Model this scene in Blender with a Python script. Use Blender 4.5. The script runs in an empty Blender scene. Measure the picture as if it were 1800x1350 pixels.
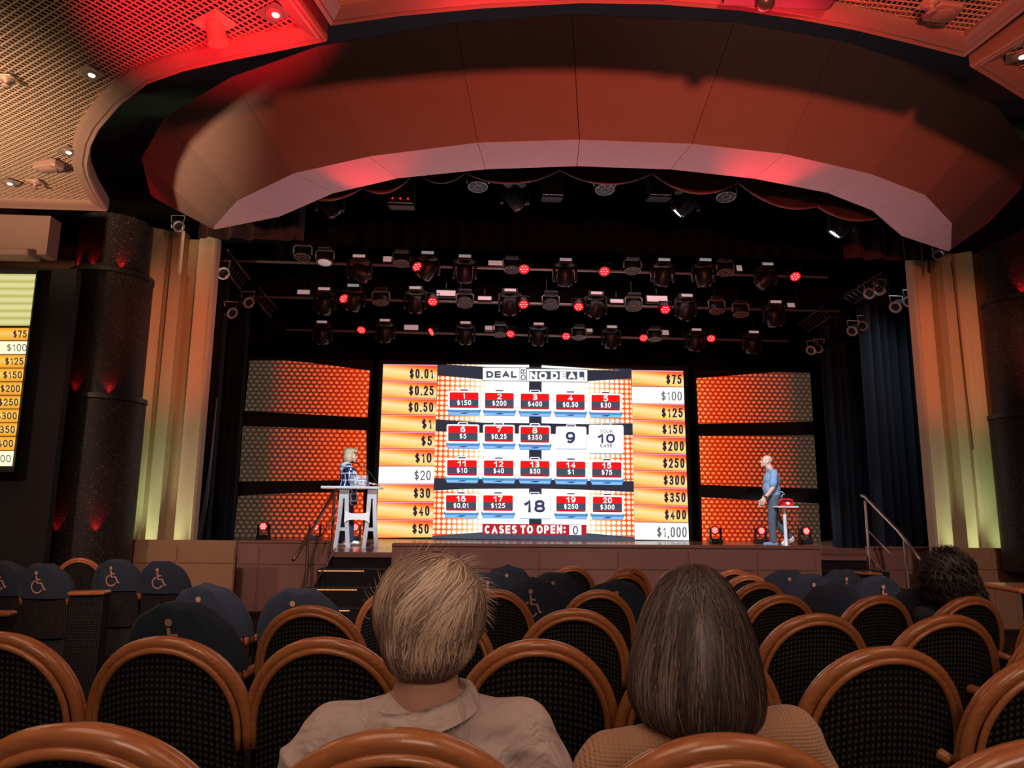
import bpy, math, random
import numpy as np
from mathutils import Vector, Matrix, Euler
from mathutils.bvhtree import BVHTree
random.seed(7); rng = np.random.default_rng(7)
S = bpy.context.scene
COL = S.collection
R = math.radians

# ---------------------------------------------------------------- camera
EYE = 1.42; FPX = 1248.0; YAW = R(3.0); PITCH = R(9.5); ROLL = R(0.6)
_f = np.array([math.sin(YAW)*math.cos(PITCH), math.cos(YAW)*math.cos(PITCH), math.sin(PITCH)])
_r0 = np.array([math.cos(YAW), -math.sin(YAW), 0.0]); _u0 = np.cross(_r0, _f)
_r = math.cos(ROLL)*_r0 + math.sin(ROLL)*_u0
_u = -math.sin(ROLL)*_r0 + math.cos(ROLL)*_u0
cam_d = bpy.data.cameras.new('camera'); cam = bpy.data.objects.new('camera', cam_d); COL.objects.link(cam)
cam_d.sensor_width = 36.0; cam_d.lens = FPX/1800*36; cam_d.clip_start = 0.05; cam_d.clip_end = 100
cam.matrix_world = Matrix(((_r[0], _u[0], -_f[0], 0), (_r[1], _u[1], -_f[1], 0), (_r[2], _u[2], -_f[2], EYE), (0, 0, 0, 1)))
S.camera = cam
def _ray(px, py): return _f*FPX + _r*(px-900) - _u*(py-675)
def U(px, py, Y):            # point of the plane y = Y
    d = _ray(px, py); return Vector(np.array([0, 0, EYE]) + d*(Y/d[1]))
def UZ(px, py, z):           # point of the plane z
    d = _ray(px, py); return Vector(np.array([0, 0, EYE]) + d*((z-EYE)/d[2]))

# ---------------------------------------------------------------- world, exposure, lights
w = bpy.data.worlds.new('world'); S.world = w; w.use_nodes = True
w.node_tree.nodes['Background'].inputs[0].default_value = (0.75, 0.62, 0.6, 1)
w.node_tree.nodes['Background'].inputs[1].default_value = 0.010
S.view_settings.view_transform = 'Standard'; S.view_settings.look = 'None'
S.view_settings.exposure = 0.0; S.view_settings.gamma = 1.0; S.view_settings.use_curve_mapping = False

def look(o, target):
    d = Vector(target) - o.location
    o.rotation_euler = d.to_track_quat('-Z', 'Y').to_euler()
def area(name, loc, target, size, power, color, spread=180, sy=None):
    l = bpy.data.lights.new(name, 'AREA'); l.energy = power; l.color = color; l.size = size
    if sy: l.shape = 'RECTANGLE'; l.size_y = sy
    l.spread = R(spread)
    o = bpy.data.objects.new(name, l); COL.objects.link(o); o.location = loc; look(o, target); return o
def spot(name, loc, target, power, color, angle=40, blend=0.5, radius=0.05):
    l = bpy.data.lights.new(name, 'SPOT'); l.energy = power; l.color = color; l.spot_size = R(angle); l.spot_blend = blend
    l.shadow_soft_size = radius
    o = bpy.data.objects.new(name, l); COL.objects.link(o); o.location = loc; look(o, target); return o
WARM = (1.0, 0.62, 0.40)
# house lights over the audience
area('house_light', (-1.2, 0.6, 4.15), (-1.0, 2.6, 0), 2.2, 34, (1.0, 0.70, 0.52))
area('house_light', (2.6, 0.6, 4.15), (2.2, 2.6, 0), 2.2, 27, (1.0, 0.68, 0.50))
area('house_light', (-3.6, 4.2, 4.2), (-3.4, 6.0, 0), 1.0, 10, (1.0, 0.66, 0.45))
area('house_light', (0.4, -2.2, 2.9), (0.6, 4.0, 0.8), 1.6, 42, (1.0, 0.70, 0.55))
spot('front_fill', (-1.0, 0.8, 3.9), (-1.6, 9.5, 0.1), 760, (1.0, 0.66, 0.60), 46, 0.6, 0.15)  # unseen spots added to fill the stage front and ledge
spot('front_fill', (3.4, 0.8, 3.9), (4.4, 9.5, 0.1), 760, (1.0, 0.66, 0.60), 46, 0.6, 0.15)
spot('front_fill', (-4.2, 1.0, 3.8), (-5.2, 9.5, 0.2), 480, (1.0, 0.60, 0.48), 40, 0.7, 0.15)
spot('pink_floor_spot', (5.0, 11.6, 5.3), (6.2, 12.3, 0.66), 330, (1.0, 0.55, 0.72), 34, 0.8, 0.05)
# red wash on the valance from the back of the hall
spot('red_wash', (1.3, -0.6, 2.75), (1.3, 5.0, 7.6), 1500, (1.0, 0.15, 0.075), 82, 0.25, 0.12)
spot('warm_wash', (0.8, 1.0, 1.9), (1.3, 5.0, 5.6), 22, (1.0, 0.62, 0.52), 95, 0.6, 0.3)
# ceiling grille uplighting, added in mid-air without fixtures
spot('grille_fill', (-4.6, 2.2, 2.2), (-4.7, 4.5, 4.4), 3600, (1.0, 0.62, 0.38), 64, 1.0, 0.15)
spot('grille_fill', (-4.4, 2.6, 2.8), (-4.6, 4.1, 4.4), 1300, (0.88, 0.80, 1.0), 46, 1.0, 0.15)
spot('red_ceiling_spot', (-0.9, 2.6, 2.6), (-1.66, 4.02, 4.4), 1900, (1.0, 0.01, 0.03), 36, 0.8, 0.04)
area('red_edge_light', (1.0, 4.25, 3.95), (1.0, 3.75, 4.45), 2.6, 26, (1.0, 0.02, 0.04), spread=120, sy=0.05)
spot('warm_ceiling_spot', (3.0, 1.5, 2.2), (3.2, 3.9, 4.4), 60, (1.0, 0.45, 0.32), 60, 0.9, 0.1)
spot('red_ceiling_spot', (-3.6, 6.6, 3.4), (-3.95, 7.25, 4.4), 14, (1.0, 0.03, 0.04), 80, 0.9, 0.04)
# red lamps on the soffit of the valance
spot('red_soffit_spot', (-1.25, 7.6, 3.9), (-1.1, 6.35, 4.6), 110, (1.0, 0.01, 0.03), 50, 1.0, 0.03)
spot('red_soffit_spot', (2.75, 7.3, 3.9), (2.75, 6.15, 4.6), 150, (1.0, 0.01, 0.03), 52, 1.0, 0.03)
spot('red_soffit_spot', (-4.6, 7.6, 4.2), (-3.75, 8.2, 4.9), 16, (1.0, 0.02, 0.04), 70, 1.0, 0.03)
# unseen fill added behind the parapet to brighten the soffit
area('soffit_fill', (1.6, 9.9, 0.72), (1.4, 7.2, 4.7), 5.0, 110, (1.0, 0.72, 0.78), spread=120, sy=0.3)
# follow spots on stage
spot('stage_spot', (-0.6, 8.6, 5.2), (-2.1, 12.5, 1.4), 1700, (0.86, 0.93, 1.0), 20, 0.5, 0.08)
spot('stage_spot', (3.2, 8.8, 5.1), (5.7, 13.4, 1.5), 1700, (0.86, 0.93, 1.0), 20, 0.5, 0.08)
area('stage_wash', (1.4, 12.0, 5.4), (1.4, 12.6, 0.7), 5.0, 22, (1.0, 0.55, 0.6), sy=1.0)
area('stage_wash', (6.6, 11.0, 5.0), (7.6, 12.8, 1.4), 1.0, 7, (0.80, 0.88, 1.0), spread=70)

# ---------------------------------------------------------------- helpers
def mat(name, col, rough=0.6, metal=0.0, emis=None, es=1.0, bump=0.0, bscale=40.0, var=0.0, vscale=6.0, spec=0.5, coat=0.0, alpha=1.0, trans=0.0, sheen=0.0):
    m = bpy.data.materials.new(name); m.use_nodes = True
    nt = m.node_tree; b = nt.nodes['Principled BSDF']
    c = (*col, 1)
    b.inputs['Base Color'].default_value = c; b.inputs['Roughness'].default_value = rough; b.inputs['Metallic'].default_value = metal
    b.inputs['Specular IOR Level'].default_value = spec; b.inputs['Coat Weight'].default_value = coat
    b.inputs['Alpha'].default_value = alpha; b.inputs['Transmission Weight'].default_value = trans
    b.inputs['Sheen Weight'].default_value = sheen
    if emis is not None:
        b.inputs['Emission Color'].default_value = (*emis, 1); b.inputs['Emission Strength'].default_value = es
    tc = None
    if bump or var:
        tc = nt.nodes.new('ShaderNodeTexCoord')
    if var:
        n = nt.nodes.new('ShaderNodeTexNoise'); n.inputs['Scale'].default_value = vscale; n.inputs['Detail'].default_value = 4
        nt.links.new(tc.outputs['Object'], n.inputs['Vector'])
        mx = nt.nodes.new('ShaderNodeMix'); mx.data_type = 'RGBA'
        mx.inputs[6].default_value = tuple(x*(1-var) for x in col)+(1,); mx.inputs[7].default_value = tuple(min(1, x*(1+var)) for x in col)+(1,)
        nt.links.new(n.outputs['Fac'], mx.inputs[0]); nt.links.new(mx.outputs[2], b.inputs['Base Color'])
    if bump:
        n = nt.nodes.new('ShaderNodeTexNoise'); n.inputs['Scale'].default_value = bscale; n.inputs['Detail'].default_value = 3
        nt.links.new(tc.outputs['Object'], n.inputs['Vector'])
        bp = nt.nodes.new('ShaderNodeBump'); bp.inputs['Strength'].default_value = bump; bp.inputs['Distance'].default_value = 0.01
        nt.links.new(n.outputs['Fac'], bp.inputs['Height']); nt.links.new(bp.outputs['Normal'], b.inputs['Normal'])
    return m
def emat(name, col, s=1.0):
    m = bpy.data.materials.new(name); m.use_nodes = True; nt = m.node_tree
    nt.nodes.remove(nt.nodes['Principled BSDF'])
    e = nt.nodes.new('ShaderNodeEmission'); e.inputs[0].default_value = (*col, 1); e.inputs[1].default_value = s
    nt.links.new(e.outputs[0], nt.nodes['Material Output'].inputs[0]); return m
class NT:                       # small node-building shorthand
    def __init__(s, m): s.nt = m.node_tree
    def n(s, t, **k):
        x = s.nt.nodes.new(t)
        for a, v in k.items(): setattr(x, a, v)
        return x
    def l(s, a, b): s.nt.links.new(a, b)
    def math(s, op, a, b=None, c=None):
        x = s.n('ShaderNodeMath', operation=op)
        for i, v in enumerate((a, b, c)):
            if v is None: continue
            if isinstance(v, (int, float)): x.inputs[i].default_value = v
            else: s.l(v, x.inputs[i])
        return x.outputs[0]
    def mix(s, f, a, b):
        x = s.n('ShaderNodeMix', data_type='RGBA')
        for i, v in ((0, f), (6, a), (7, b)):
            if isinstance(v, (int, float)): x.inputs[i].default_value = v
            elif isinstance(v, tuple): x.inputs[i].default_value = (*v, 1)
            else: s.l(v, x.inputs[i])
        return x.outputs[2]
    def ramp(s, f, stops):
        x = s.n('ShaderNodeValToRGB'); s.l(f, x.inputs[0]); e = x.color_ramp.elements
        while len(e) < len(stops): e.new(0.5)
        for q, (p, c) in zip(e, stops): q.position = p; q.color = (*c, 1)
        return x.outputs[0]

def tag(o, label=None, cat=None, group=None, kind=None):
    if label: o['label'] = label
    if cat: o['category'] = cat
    if group: o['group'] = group
    if kind: o['kind'] = kind
    return o
BASE = {}
def thing(name, label, cat, loc, rz=0.0, group=None):
    o = bpy.data.objects.new(name, None); COL.objects.link(o); o.empty_display_size = 0.1
    o.location = loc; o.rotation_euler = (0, 0, rz); tag(o, label, cat, group)
    BASE[o.name] = Matrix.Translation(Vector(loc)) @ Matrix.Rotation(rz, 4, 'Z')
    return o
def base_of(p):
    while p is not None and p.parent is not None: p = p.parent
    return BASE.get(p.name, Matrix()) if p is not None else Matrix()
class MB:
    def __init__(s): s.v = []; s.f = []; s.uv = None
    def add(s, vs, fs):
        k = len(s.v); s.v += [Vector(v) for v in vs]; s.f += [tuple(i+k for i in f) for f in fs]; return s
    def box(s, c, d, rot=None):
        x, y, z = d[0]/2, d[1]/2, d[2]/2
        vs = [Vector((sx*x, sy*y, sz*z)) for sx in (-1, 1) for sy in (-1, 1) for sz in (-1, 1)]
        if rot is not None:
            M = rot if isinstance(rot, Matrix) else Euler(rot).to_matrix()
            vs = [M @ v for v in vs]
        return s.add([v+Vector(c) for v in vs], [(0, 1, 3, 2), (4, 6, 7, 5), (0, 4, 5, 1), (2, 3, 7, 6), (0, 2, 6, 4), (1, 5, 7, 3)])
    def rbox(s, c, d, b=0.01, rot=None):      # box with bevelled edges
        x, y, z = d[0]/2, d[1]/2, d[2]/2; b = min(b, x*.95, y*.95, z*.95)
        rings = []
        for zz, ins in ((-z, b), (-z+b*.3, b*.3), (-z+b, 0), (z-b, 0), (z-b*.3, b*.3), (z, b)):
            xi, yi = x-ins, y-ins
            rings.append([(sx, sy, zz) for sx, sy in ((-xi+b, -yi), (xi-b, -yi), (xi, -yi+b), (xi, yi-b), (xi-b, yi), (-xi+b, yi), (-xi, yi-b), (-xi, -yi+b))])
        vs = [Vector(p) for r in rings for p in r]
        if rot is not None:
            M = rot if isinstance(rot, Matrix) else Euler(rot).to_matrix()
            vs = [M @ v for v in vs]
        fs = [tuple(reversed(range(8))), tuple(40+i for i in range(8))]
        for k in range(5):
            for i in range(8): j = (i+1) % 8; fs.append((k*8+i, k*8+j, k*8+8+j, k*8+8+i))
        return s.add([v+Vector(c) for v in vs], fs)
    def quad(s, a, b, c, d): return s.add([a, b, c, d], [(0, 1, 2, 3)])
    def poly(s, ps): return s.add(ps, [tuple(range(len(ps)))])
    def tube(s, pts, r, n=10, caps=True, closed=False):
        pts = [Vector(p) for p in pts]; m = len(pts)
        rs = r if isinstance(r, (list, tuple)) else [r]*m
        up = None; vs = []
        for i, p in enumerate(pts):
            if closed: t = pts[(i+1) % m]-pts[i-1]
            else: t = pts[min(i+1, m-1)]-pts[max(i-1, 0)]
            t.normalize()
            if up is None: up = Vector((0, 0, 1)) if abs(t.z) < .9 else Vector((1, 0, 0))
            x = t.cross(up).normalized(); y = x.cross(t).normalized(); up = y
            vs += [p + (x*math.cos(a)+y*math.sin(a))*rs[i] for a in (2*math.pi*k/n for k in range(n))]
        fs = []
        for i in range(m if closed else m-1):
            j = (i+1) % m
            for k in range(n): l = (k+1) % n; fs.append((i*n+k, i*n+l, j*n+l, j*n+k))
        if caps and not closed: fs += [tuple(reversed(range(n))), tuple((m-1)*n+k for k in range(n))]
        return s.add(vs, fs)
    def cyl(s, a, b, r0, r1=None, n=20): return s.tube([a, b], [r0, r0 if r1 is None else r1], n)
    def prism(s, poly, z0, z1):
        n = len(poly); vs = [(x, y, z0) for x, y in poly]+[(x, y, z1) for x, y in poly]
        return s.add(vs, [tuple(reversed(range(n))), tuple(n+i for i in range(n))]+[(i, (i+1) % n, n+(i+1) % n, n+i) for i in range(n)])
    def lathe(s, prof, c=(0, 0, 0), n=24, M=None, sx=1, sy=1, cap=True):
        vs = []; m = len(prof)
        for r, z in prof:
            for k in range(n):
                a = 2*math.pi*k/n; v = Vector((r*math.cos(a)*sx, r*math.sin(a)*sy, z))
                if M is not None: v = M @ v
                vs.append(v+Vector(c))
        fs = [(i*n+k, i*n+(k+1) % n, (i+1)*n+(k+1) % n, (i+1)*n+k) for i in range(m-1) for k in range(n)]
        if cap and prof[0][0] > 1e-6: fs.append(tuple(reversed(range(n))))
        if cap and prof[-1][0] > 1e-6: fs.append(tuple((m-1)*n+k for k in range(n)))
        return s.add(vs, fs)
    def grid(s, fn, nu, nv, closed_u=False):
        vs = [fn(i/(nu), j/(nv)) for j in range(nv+1) for i in range(nu if closed_u else nu+1)]
        w_ = nu if closed_u else nu+1
        fs = [(j*w_+i, j*w_+(i+1) % w_, (j+1)*w_+(i+1) % w_, (j+1)*w_+i) for j in range(nv) for i in range(nu)]
        return s.add(vs, fs)
    def ell(s, c, r, M=None, n=16, m=10):
        return s.lathe([(math.sin(math.pi*i/m)*1.0 if 0 < i < m else 0, -math.cos(math.pi*i/m)) for i in range(m+1)], c, n,
                       (M if M is not None else Matrix.Identity(3)) @ Matrix.Diagonal(Vector(r)))
    def build(s, name, m, parent=None, smooth=False, world=True, angle=None):
        me = bpy.data.meshes.new(name)
        vs = s.v
        if parent is not None and world:
            B = base_of(parent).inverted(); vs = [B @ v for v in vs]
        me.from_pydata([tuple(v) for v in vs], [], s.f); me.update()
        if s.uv:
            u = me.uv_layers.new(name='UVMap')
            for l in me.loops: u.data[l.index].uv = s.uv[l.vertex_index]
        if m is not None: me.materials.append(m)
        o = bpy.data.objects.new(name, me); COL.objects.link(o)
        if parent is not None: o.parent = parent
        if smooth:
            me.polygons.foreach_set('use_smooth', [True]*len(me.polygons))
            if angle: me.set_sharp_from_angle(angle=R(angle))
        return o
def struct(o): o['kind'] = 'structure'; return o
def copy_tree(o, parent=None, loc=None, rz=None, skip=()):
    c = o.copy(); COL.objects.link(c); c.parent = parent
    if loc is not None: c.location = loc
    if rz is not None: c.rotation_euler = (0, 0, rz)
    for ch in list(o.children):
        if ch.name.split('.')[0] not in skip: copy_tree(ch, c)
    return c
_dg = bpy.context.evaluated_depsgraph_get
# stroke lettering: each glyph is a set of centre lines in a unit box
def _arc(cx, cy, rx, ry, a0, a1, n=14): return [(cx+rx*math.cos(R(a0+(a1-a0)*k/n)), cy+ry*math.sin(R(a0+(a1-a0)*k/n))) for k in range(n+1)]
def _sup(cx, cy, rx, ry, e=2.5, n=28):
    out = []
    for k in range(n+1):
        t = 2*math.pi*k/n; c, s = math.cos(t), math.sin(t)
        out.append((cx+rx*math.copysign(abs(c)**(2/e), c), cy+ry*math.copysign(abs(s)**(2/e), s)))
    return out
_S = _arc(.5, .745, .45, .255, 25, 270)[:-1]+_arc(.5, .25, .5, .25, 90, -160)
_P = [(0, 0), (0, 1), (.55, 1)]+_arc(.55, .73, .45, .27, 90, -90)+[(0, .46)]
GLYPH = {'0': (.56, [_sup(.5, .5, .5, .5)]), '1': (.40, [[(.0, .72), (.35, .80), (.75, 1), (.75, 0)]]), '2': (.56, [_arc(.5, .71, .5, .29, 165, -25)+[(.0, .0), (1, 0)]]),
 '3': (.56, [_arc(.47, .755, .45, .245, 155, -90)+[(.32, .51)], [(.47, .51)]+_arc(.48, .255, .52, .255, 90, -160)]), '4': (.58, [[(.76, 0), (.76, 1), (0, .28), (1, .28)]]),
 '5': (.56, [[(.92, 1), (.2, 1), (.1, .5)]+_arc(.48, .32, .52, .32, 135, -160)]), '6': (.56, [_sup(.5, .31, .5, .31), _arc(.55, .45, .55, .55, 190, 50)]),
 '7': (.54, [[(0, 1), (1, 1), (.36, 0)]]), '8': (.56, [_sup(.5, .755, .43, .245), _sup(.5, .26, .5, .26)]), '9': (.56, [_sup(.5, .69, .5, .31), _arc(.45, .55, .55, .55, 10, -130)]),
 '$': (.56, [[(x, .09+.82*y) for x, y in _S], [(.5, -.04), (.5, 1.04)]]), '.': (.02, [[(.5, 0), (.5, .02)]]), ',': (.02, [[(.5, .02), (.3, -.14)]]), ':': (.02, [[(.5, .1), (.5, .13)], [(.5, .75), (.5, .78)]]),
 'D': (.70, [[(0, 0), (0, 1), (.45, 1)]+_arc(.45, .5, .55, .5, 90, -90)+[(0, 0)]]), 'E': (.60, [[(1, 1), (0, 1), (0, 0), (1, 0)], [(0, .5), (.92, .5)]]), 'A': (.76, [[(0, 0), (.5, 1), (1, 0)], [(.2, .32), (.8, .32)]]),
 'L': (.56, [[(0, 1), (0, 0), (1, 0)]]), 'N': (.70, [[(0, 0), (0, 1)], [(0, 1), (1, 0)], [(1, 0), (1, 1)]]), 'O': (.80, [_sup(.5, .5, .5, .5)]), 'R': (.66, [_P, [(.5, .46), (1, 0)]]), 'P': (.64, [_P]), 'C': (.72, [_arc(.5, .5, .5, .5, 40, 320, 20)]),
 'S': (.64, [_S]), 'T': (.62, [[(0, 1), (1, 1)], [(.5, 1), (.5, 0)]]), 'Y': (.68, [[(0, 1), (.5, .48), (1, 1)], [(.5, .48), (.5, 0)]]), 'U': (.66, [[(0, 1), (0, .3)]+_arc(.5, .3, .5, .3, 180, 360)+[(1, 1)]])}
def text_fit(mb, s, x0, y0, x1, y1, Y, bold=.028, rot=0):
    """letter a rectangle of the plane y=Y spanned by two opposite corners seen in the photo"""
    th = .125+2.6*bold; asp = abs((x1-x0)/(y1-y0)); gap = .10+th*.35
    if rot: asp = 1/asp
    fixed = sum(th+gap for ch in s if ch != ' ')-gap+.28*s.count(' '); var = sum(GLYPH[ch][0]-.1 for ch in s if ch != ' ' and GLYPH[ch][0] > .1)
    k = max(.25, (asp-fixed)/var); vs, fs = [], []; x = 0.0
    for ch in s:
        if ch == ' ': x += .28; continue
        w0, ls = GLYPH[ch]; w_ = (w0-.1)*k if w0 > .1 else 0
        for l in ls:
            pts = [Vector((x+th/2+(px*w_ if w_ else 0), th/2+py*(1-th))) for px, py in l]; n = len(pts)
            closed = (pts[0]-pts[-1]).length < 1e-4
            if closed: pts = pts[:-1]; n -= 1
            L, Rr = [], []
            for i in range(n):
                a = pts[i-1] if (i or closed) else pts[i]; c = pts[(i+1) % n] if (i < n-1 or closed) else pts[i]
                d0 = (pts[i]-a).normalized() if (pts[i]-a).length > 1e-6 else (c-pts[i]).normalized(); d1 = (c-pts[i]).normalized() if (c-pts[i]).length > 1e-6 else d0
                m0 = Vector((-d0.y, d0.x)); m1 = Vector((-d1.y, d1.x)); m = (m0+m1); m = m/max(.55, m.dot(m0)) if m.length > .2 else m0
                e = Vector((0, 0))
                if not closed and i == 0: e = -d1*th/2*(1 if abs(d1.x) > .9 or abs(d1.y) > .9 else .0)
                if not closed and i == n-1: e = d0*th/2*(1 if abs(d0.x) > .9 or abs(d0.y) > .9 else .0)
                L.append(pts[i]+m*th/2+e); Rr.append(pts[i]-m*th/2+e)
            b_ = len(vs); vs += L+Rr
            for i in range(n if closed else n-1): j = (i+1) % n; fs.append((b_+n+i, b_+n+j, b_+j, b_+i))
        x += w_+th+gap
    W = x-gap; A_, B_, C_, D_ = U(x0, y0, Y), U(x1, y0, Y), U(x0, y1, Y), U(x1, y1, Y); out = []
    for v in vs:
        u, t = v.x/W, 1-v.y
        if rot: u, t = v.y, 1-v.x/W; u = 1-u
        out.append(A_*(1-u)*(1-t)+B_*u*(1-t)+C_*(1-u)*t+D_*u*t)
    return mb.add(out, fs)
def apply_mods(o, mods):
    for t, kw in mods:
        m = o.modifiers.new(t, t)
        for k, v in kw.items(): setattr(m, k, v)
    dg = _dg(); dg.update()
    me = bpy.data.meshes.new_from_object(o.evaluated_get(dg)); o.modifiers.clear()
    old = o.data; o.data = me; bpy.data.meshes.remove(old)
    me.polygons.foreach_set('use_smooth', [True]*len(me.polygons)); return o
def blob(name, prims, m, parent, voxel=0.01, smooth=4, world=False):
    """one continuous skin over overlapping ellipsoids ('s', c, r[, euler]) and tapered capsules ('c', p0, r0, p1, r1)"""
    mb = MB()
    for p in prims:
        if p[0] == 's':
            r = p[2] if isinstance(p[2], (tuple, list)) else (p[2],)*3
            mb.ell(p[1], r, Euler(p[3]).to_matrix() if len(p) > 3 else None)
        else:
            a, ra, b, rb = Vector(p[1]), p[2], Vector(p[3]), p[4]
            if (b-a).length > 1e-5: mb.tube([a, b], [ra, rb], 14)
            mb.ell(a, (ra,)*3, None, 12, 8); mb.ell(b, (rb,)*3, None, 12, 8)
    o = mb.build(name, m, parent, True, world)
    mm = m
    apply_mods(o, [('REMESH', dict(mode='VOXEL', voxel_size=voxel, use_smooth_shade=True)), ('SMOOTH', dict(factor=0.5, iterations=smooth))])
    if not o.data.materials: o.data.materials.append(mm)
    return o
# ---------------------------------------------------------------- materials
M_BLACK = mat('black_drape', (0.004, 0.004, 0.005), 0.95, spec=0.1, bump=0.3, bscale=8)
M_BLK = mat('black_metal', (0.012, 0.012, 0.013), 0.45, bump=0.05, bscale=60)
M_DARK = mat('dark_metal', (0.018, 0.018, 0.02), 0.4, metal=0.3)
M_STEEL = mat('brushed_steel', (0.62, 0.58, 0.52), 0.3, metal=0.9, bump=0.05, bscale=120)
M_GREYMETAL = mat('grey_metal', (0.4, 0.4, 0.42), 0.4, metal=0.5)
M_NAVY = mat('navy_drape', (0.012, 0.020, 0.030), 0.85, spec=0.2, bump=0.25, bscale=14)
M_REDC = mat('dark_red_velvet', (0.032, 0.005, 0.007), 0.85, sheen=0.1, bump=0.2, bscale=20)
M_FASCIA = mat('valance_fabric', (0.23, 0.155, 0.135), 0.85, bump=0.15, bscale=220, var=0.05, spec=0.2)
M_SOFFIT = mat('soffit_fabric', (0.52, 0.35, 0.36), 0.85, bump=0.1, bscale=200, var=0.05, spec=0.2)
M_WALL = mat('brown_wall', (0.22, 0.115, 0.075), 0.75, bump=0.06, bscale=70, var=0.1)
M_BEIGE = mat('beige_wall', (0.17, 0.105, 0.085), 0.8, bump=0.05, bscale=70, var=0.06)
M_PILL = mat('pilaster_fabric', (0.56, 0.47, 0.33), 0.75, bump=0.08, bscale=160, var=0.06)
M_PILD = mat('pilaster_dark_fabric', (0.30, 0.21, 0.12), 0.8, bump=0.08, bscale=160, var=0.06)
M_COVE = mat('cove_black', (0.010, 0.010, 0.012), 0.9)
M_GRID = mat('grille_brass', (0.62, 0.46, 0.34), 0.35, metal=0.55)
M_GFRAME = mat('grille_frame', (0.23, 0.145, 0.12), 0.5, metal=0.2, bump=0.03, bscale=90)
M_GBACK = mat('grille_backing', (0.012, 0.008, 0.008), 0.9, var=0.2)
M_PARA = mat('stage_front_panel', (0.29, 0.15, 0.12), 0.6, bump=0.05, bscale=60, var=0.08)
M_LEDGE = mat('tan_ledge', (0.33, 0.19, 0.10), 0.55, bump=0.04, bscale=60, var=0.08)
M_WHITE = mat('white_plastic', (0.8, 0.8, 0.82), 0.5)
M_GLASS = mat('clear_acrylic', (0.85, 0.88, 0.95), 0.05, alpha=0.10, spec=0.8)
M_LENS = mat('lens_glass', (0.08, 0.08, 0.09), 0.1, coat=0.6)
M_RED_E = emat('red_led', (1.0, 0.008, 0.014), 2.6)
M_HOT_E = emat('hot_red_led', (1.0, 0.12, 0.10), 6.5)
M_WHT_E = emat('white_led', (0.9, 0.97, 1.0), 3.0)
M_PANEL_E = mat('lamp_face_glow', (0.75, 0.72, 0.74), 0.4, emis=(1.0, 0.82, 0.82), es=0.22)  # faint glow stands in for light the pale faces reflect
M_STEP_E = emat('step_light', (1.0, 0.42, 0.14), 1.4)

# stage deck: polished boards
M_STAGE = mat('stage_boards', (0.24, 0.12, 0.07), 0.22, spec=0.6)
x = NT(M_STAGE); b = x.nt.nodes['Principled BSDF']; tc = x.n('ShaderNodeTexCoord')
mp = x.n('ShaderNodeMapping'); x.l(tc.outputs['Object'], mp.inputs[0]); mp.inputs['Rotation'].default_value = (0, 0, R(90))
br = x.n('ShaderNodeTexBrick'); x.l(mp.outputs[0], br.inputs[0]); br.inputs['Scale'].default_value = 1.0
br.inputs['Brick Width'].default_value = 2.2; br.inputs['Row Height'].default_value = 0.12; br.inputs['Mortar Size'].default_value = 0.004
br.inputs['Color1'].default_value = (0.26, 0.13, 0.07, 1); br.inputs['Color2'].default_value = (0.20, 0.10, 0.06, 1); br.inputs['Mortar'].default_value = (0.05, 0.025, 0.02, 1)
x.l(br.outputs[0], b.inputs['Base Color'])
# carpet with a loose swirl
M_CARPET = mat('carpet', (0.03, 0.02, 0.018), 0.95, spec=0.05)
x = NT(M_CARPET); b = x.nt.nodes['Principled BSDF']; tc = x.n('ShaderNodeTexCoord')
nz = x.n('ShaderNodeTexNoise'); nz.inputs['Scale'].default_value = 5; nz.inputs['Distortion'].default_value = 3; x.l(tc.outputs['Object'], nz.inputs[0])
x.l(x.ramp(nz.outputs[0], [(0.42, (0.012, 0.011, 0.014)), (0.5, (0.09, 0.055, 0.03)), (0.56, (0.02, 0.014, 0.016))]), b.inputs['Base Color'])
# wood of the chairs
M_WOOD = mat('chair_wood', (0.46, 0.17, 0.06), 0.28, coat=0.35, spec=0.5)
x = NT(M_WOOD); b = x.nt.nodes['Principled BSDF']; tc = x.n('ShaderNodeTexCoord')
mp = x.n('ShaderNodeMapping'); mp.inputs['Scale'].default_value = (4, 30, 30); x.l(tc.outputs['Object'], mp.inputs[0])
nz = x.n('ShaderNodeTexNoise'); nz.inputs['Scale'].default_value = 3; nz.inputs['Detail'].default_value = 5; x.l(mp.outputs[0], nz.inputs[0])
x.l(x.ramp(nz.outputs[0], [(0.3, (0.37, 0.125, 0.045)), (0.7, (0.50, 0.19, 0.07))]), b.inputs['Base Color'])
# chair fabric: dark cloth with rows of small pale diamonds
M_FAB = mat('chair_fabric', (0.012, 0.013, 0.02), 0.9, spec=0.1, sheen=0.0)
x = NT(M_FAB); b = x.nt.nodes['Principled BSDF']; tc = x.n('ShaderNodeTexCoord'); sp = x.n('ShaderNodeSeparateXYZ'); x.l(tc.outputs['Object'], sp.inputs[0])
fx = x.math('ABSOLUTE', x.math('SUBTRACT', x.math('FRACT', x.math('MULTIPLY', sp.outputs[0], 62.0)), 0.5))
fz = x.math('ABSOLUTE', x.math('SUBTRACT', x.math('FRACT', x.math('MULTIPLY', x.math('ADD', sp.outputs[2], x.math('MULTIPLY', sp.outputs[1], 1.0)), 62.0)), 0.5))
dm = x.math('LESS_THAN', x.math('ADD', fx, fz), 0.36)
x.l(x.mix(dm, (0.007, 0.008, 0.011), (0.062, 0.048, 0.033)), b.inputs['Base Color'])

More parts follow.
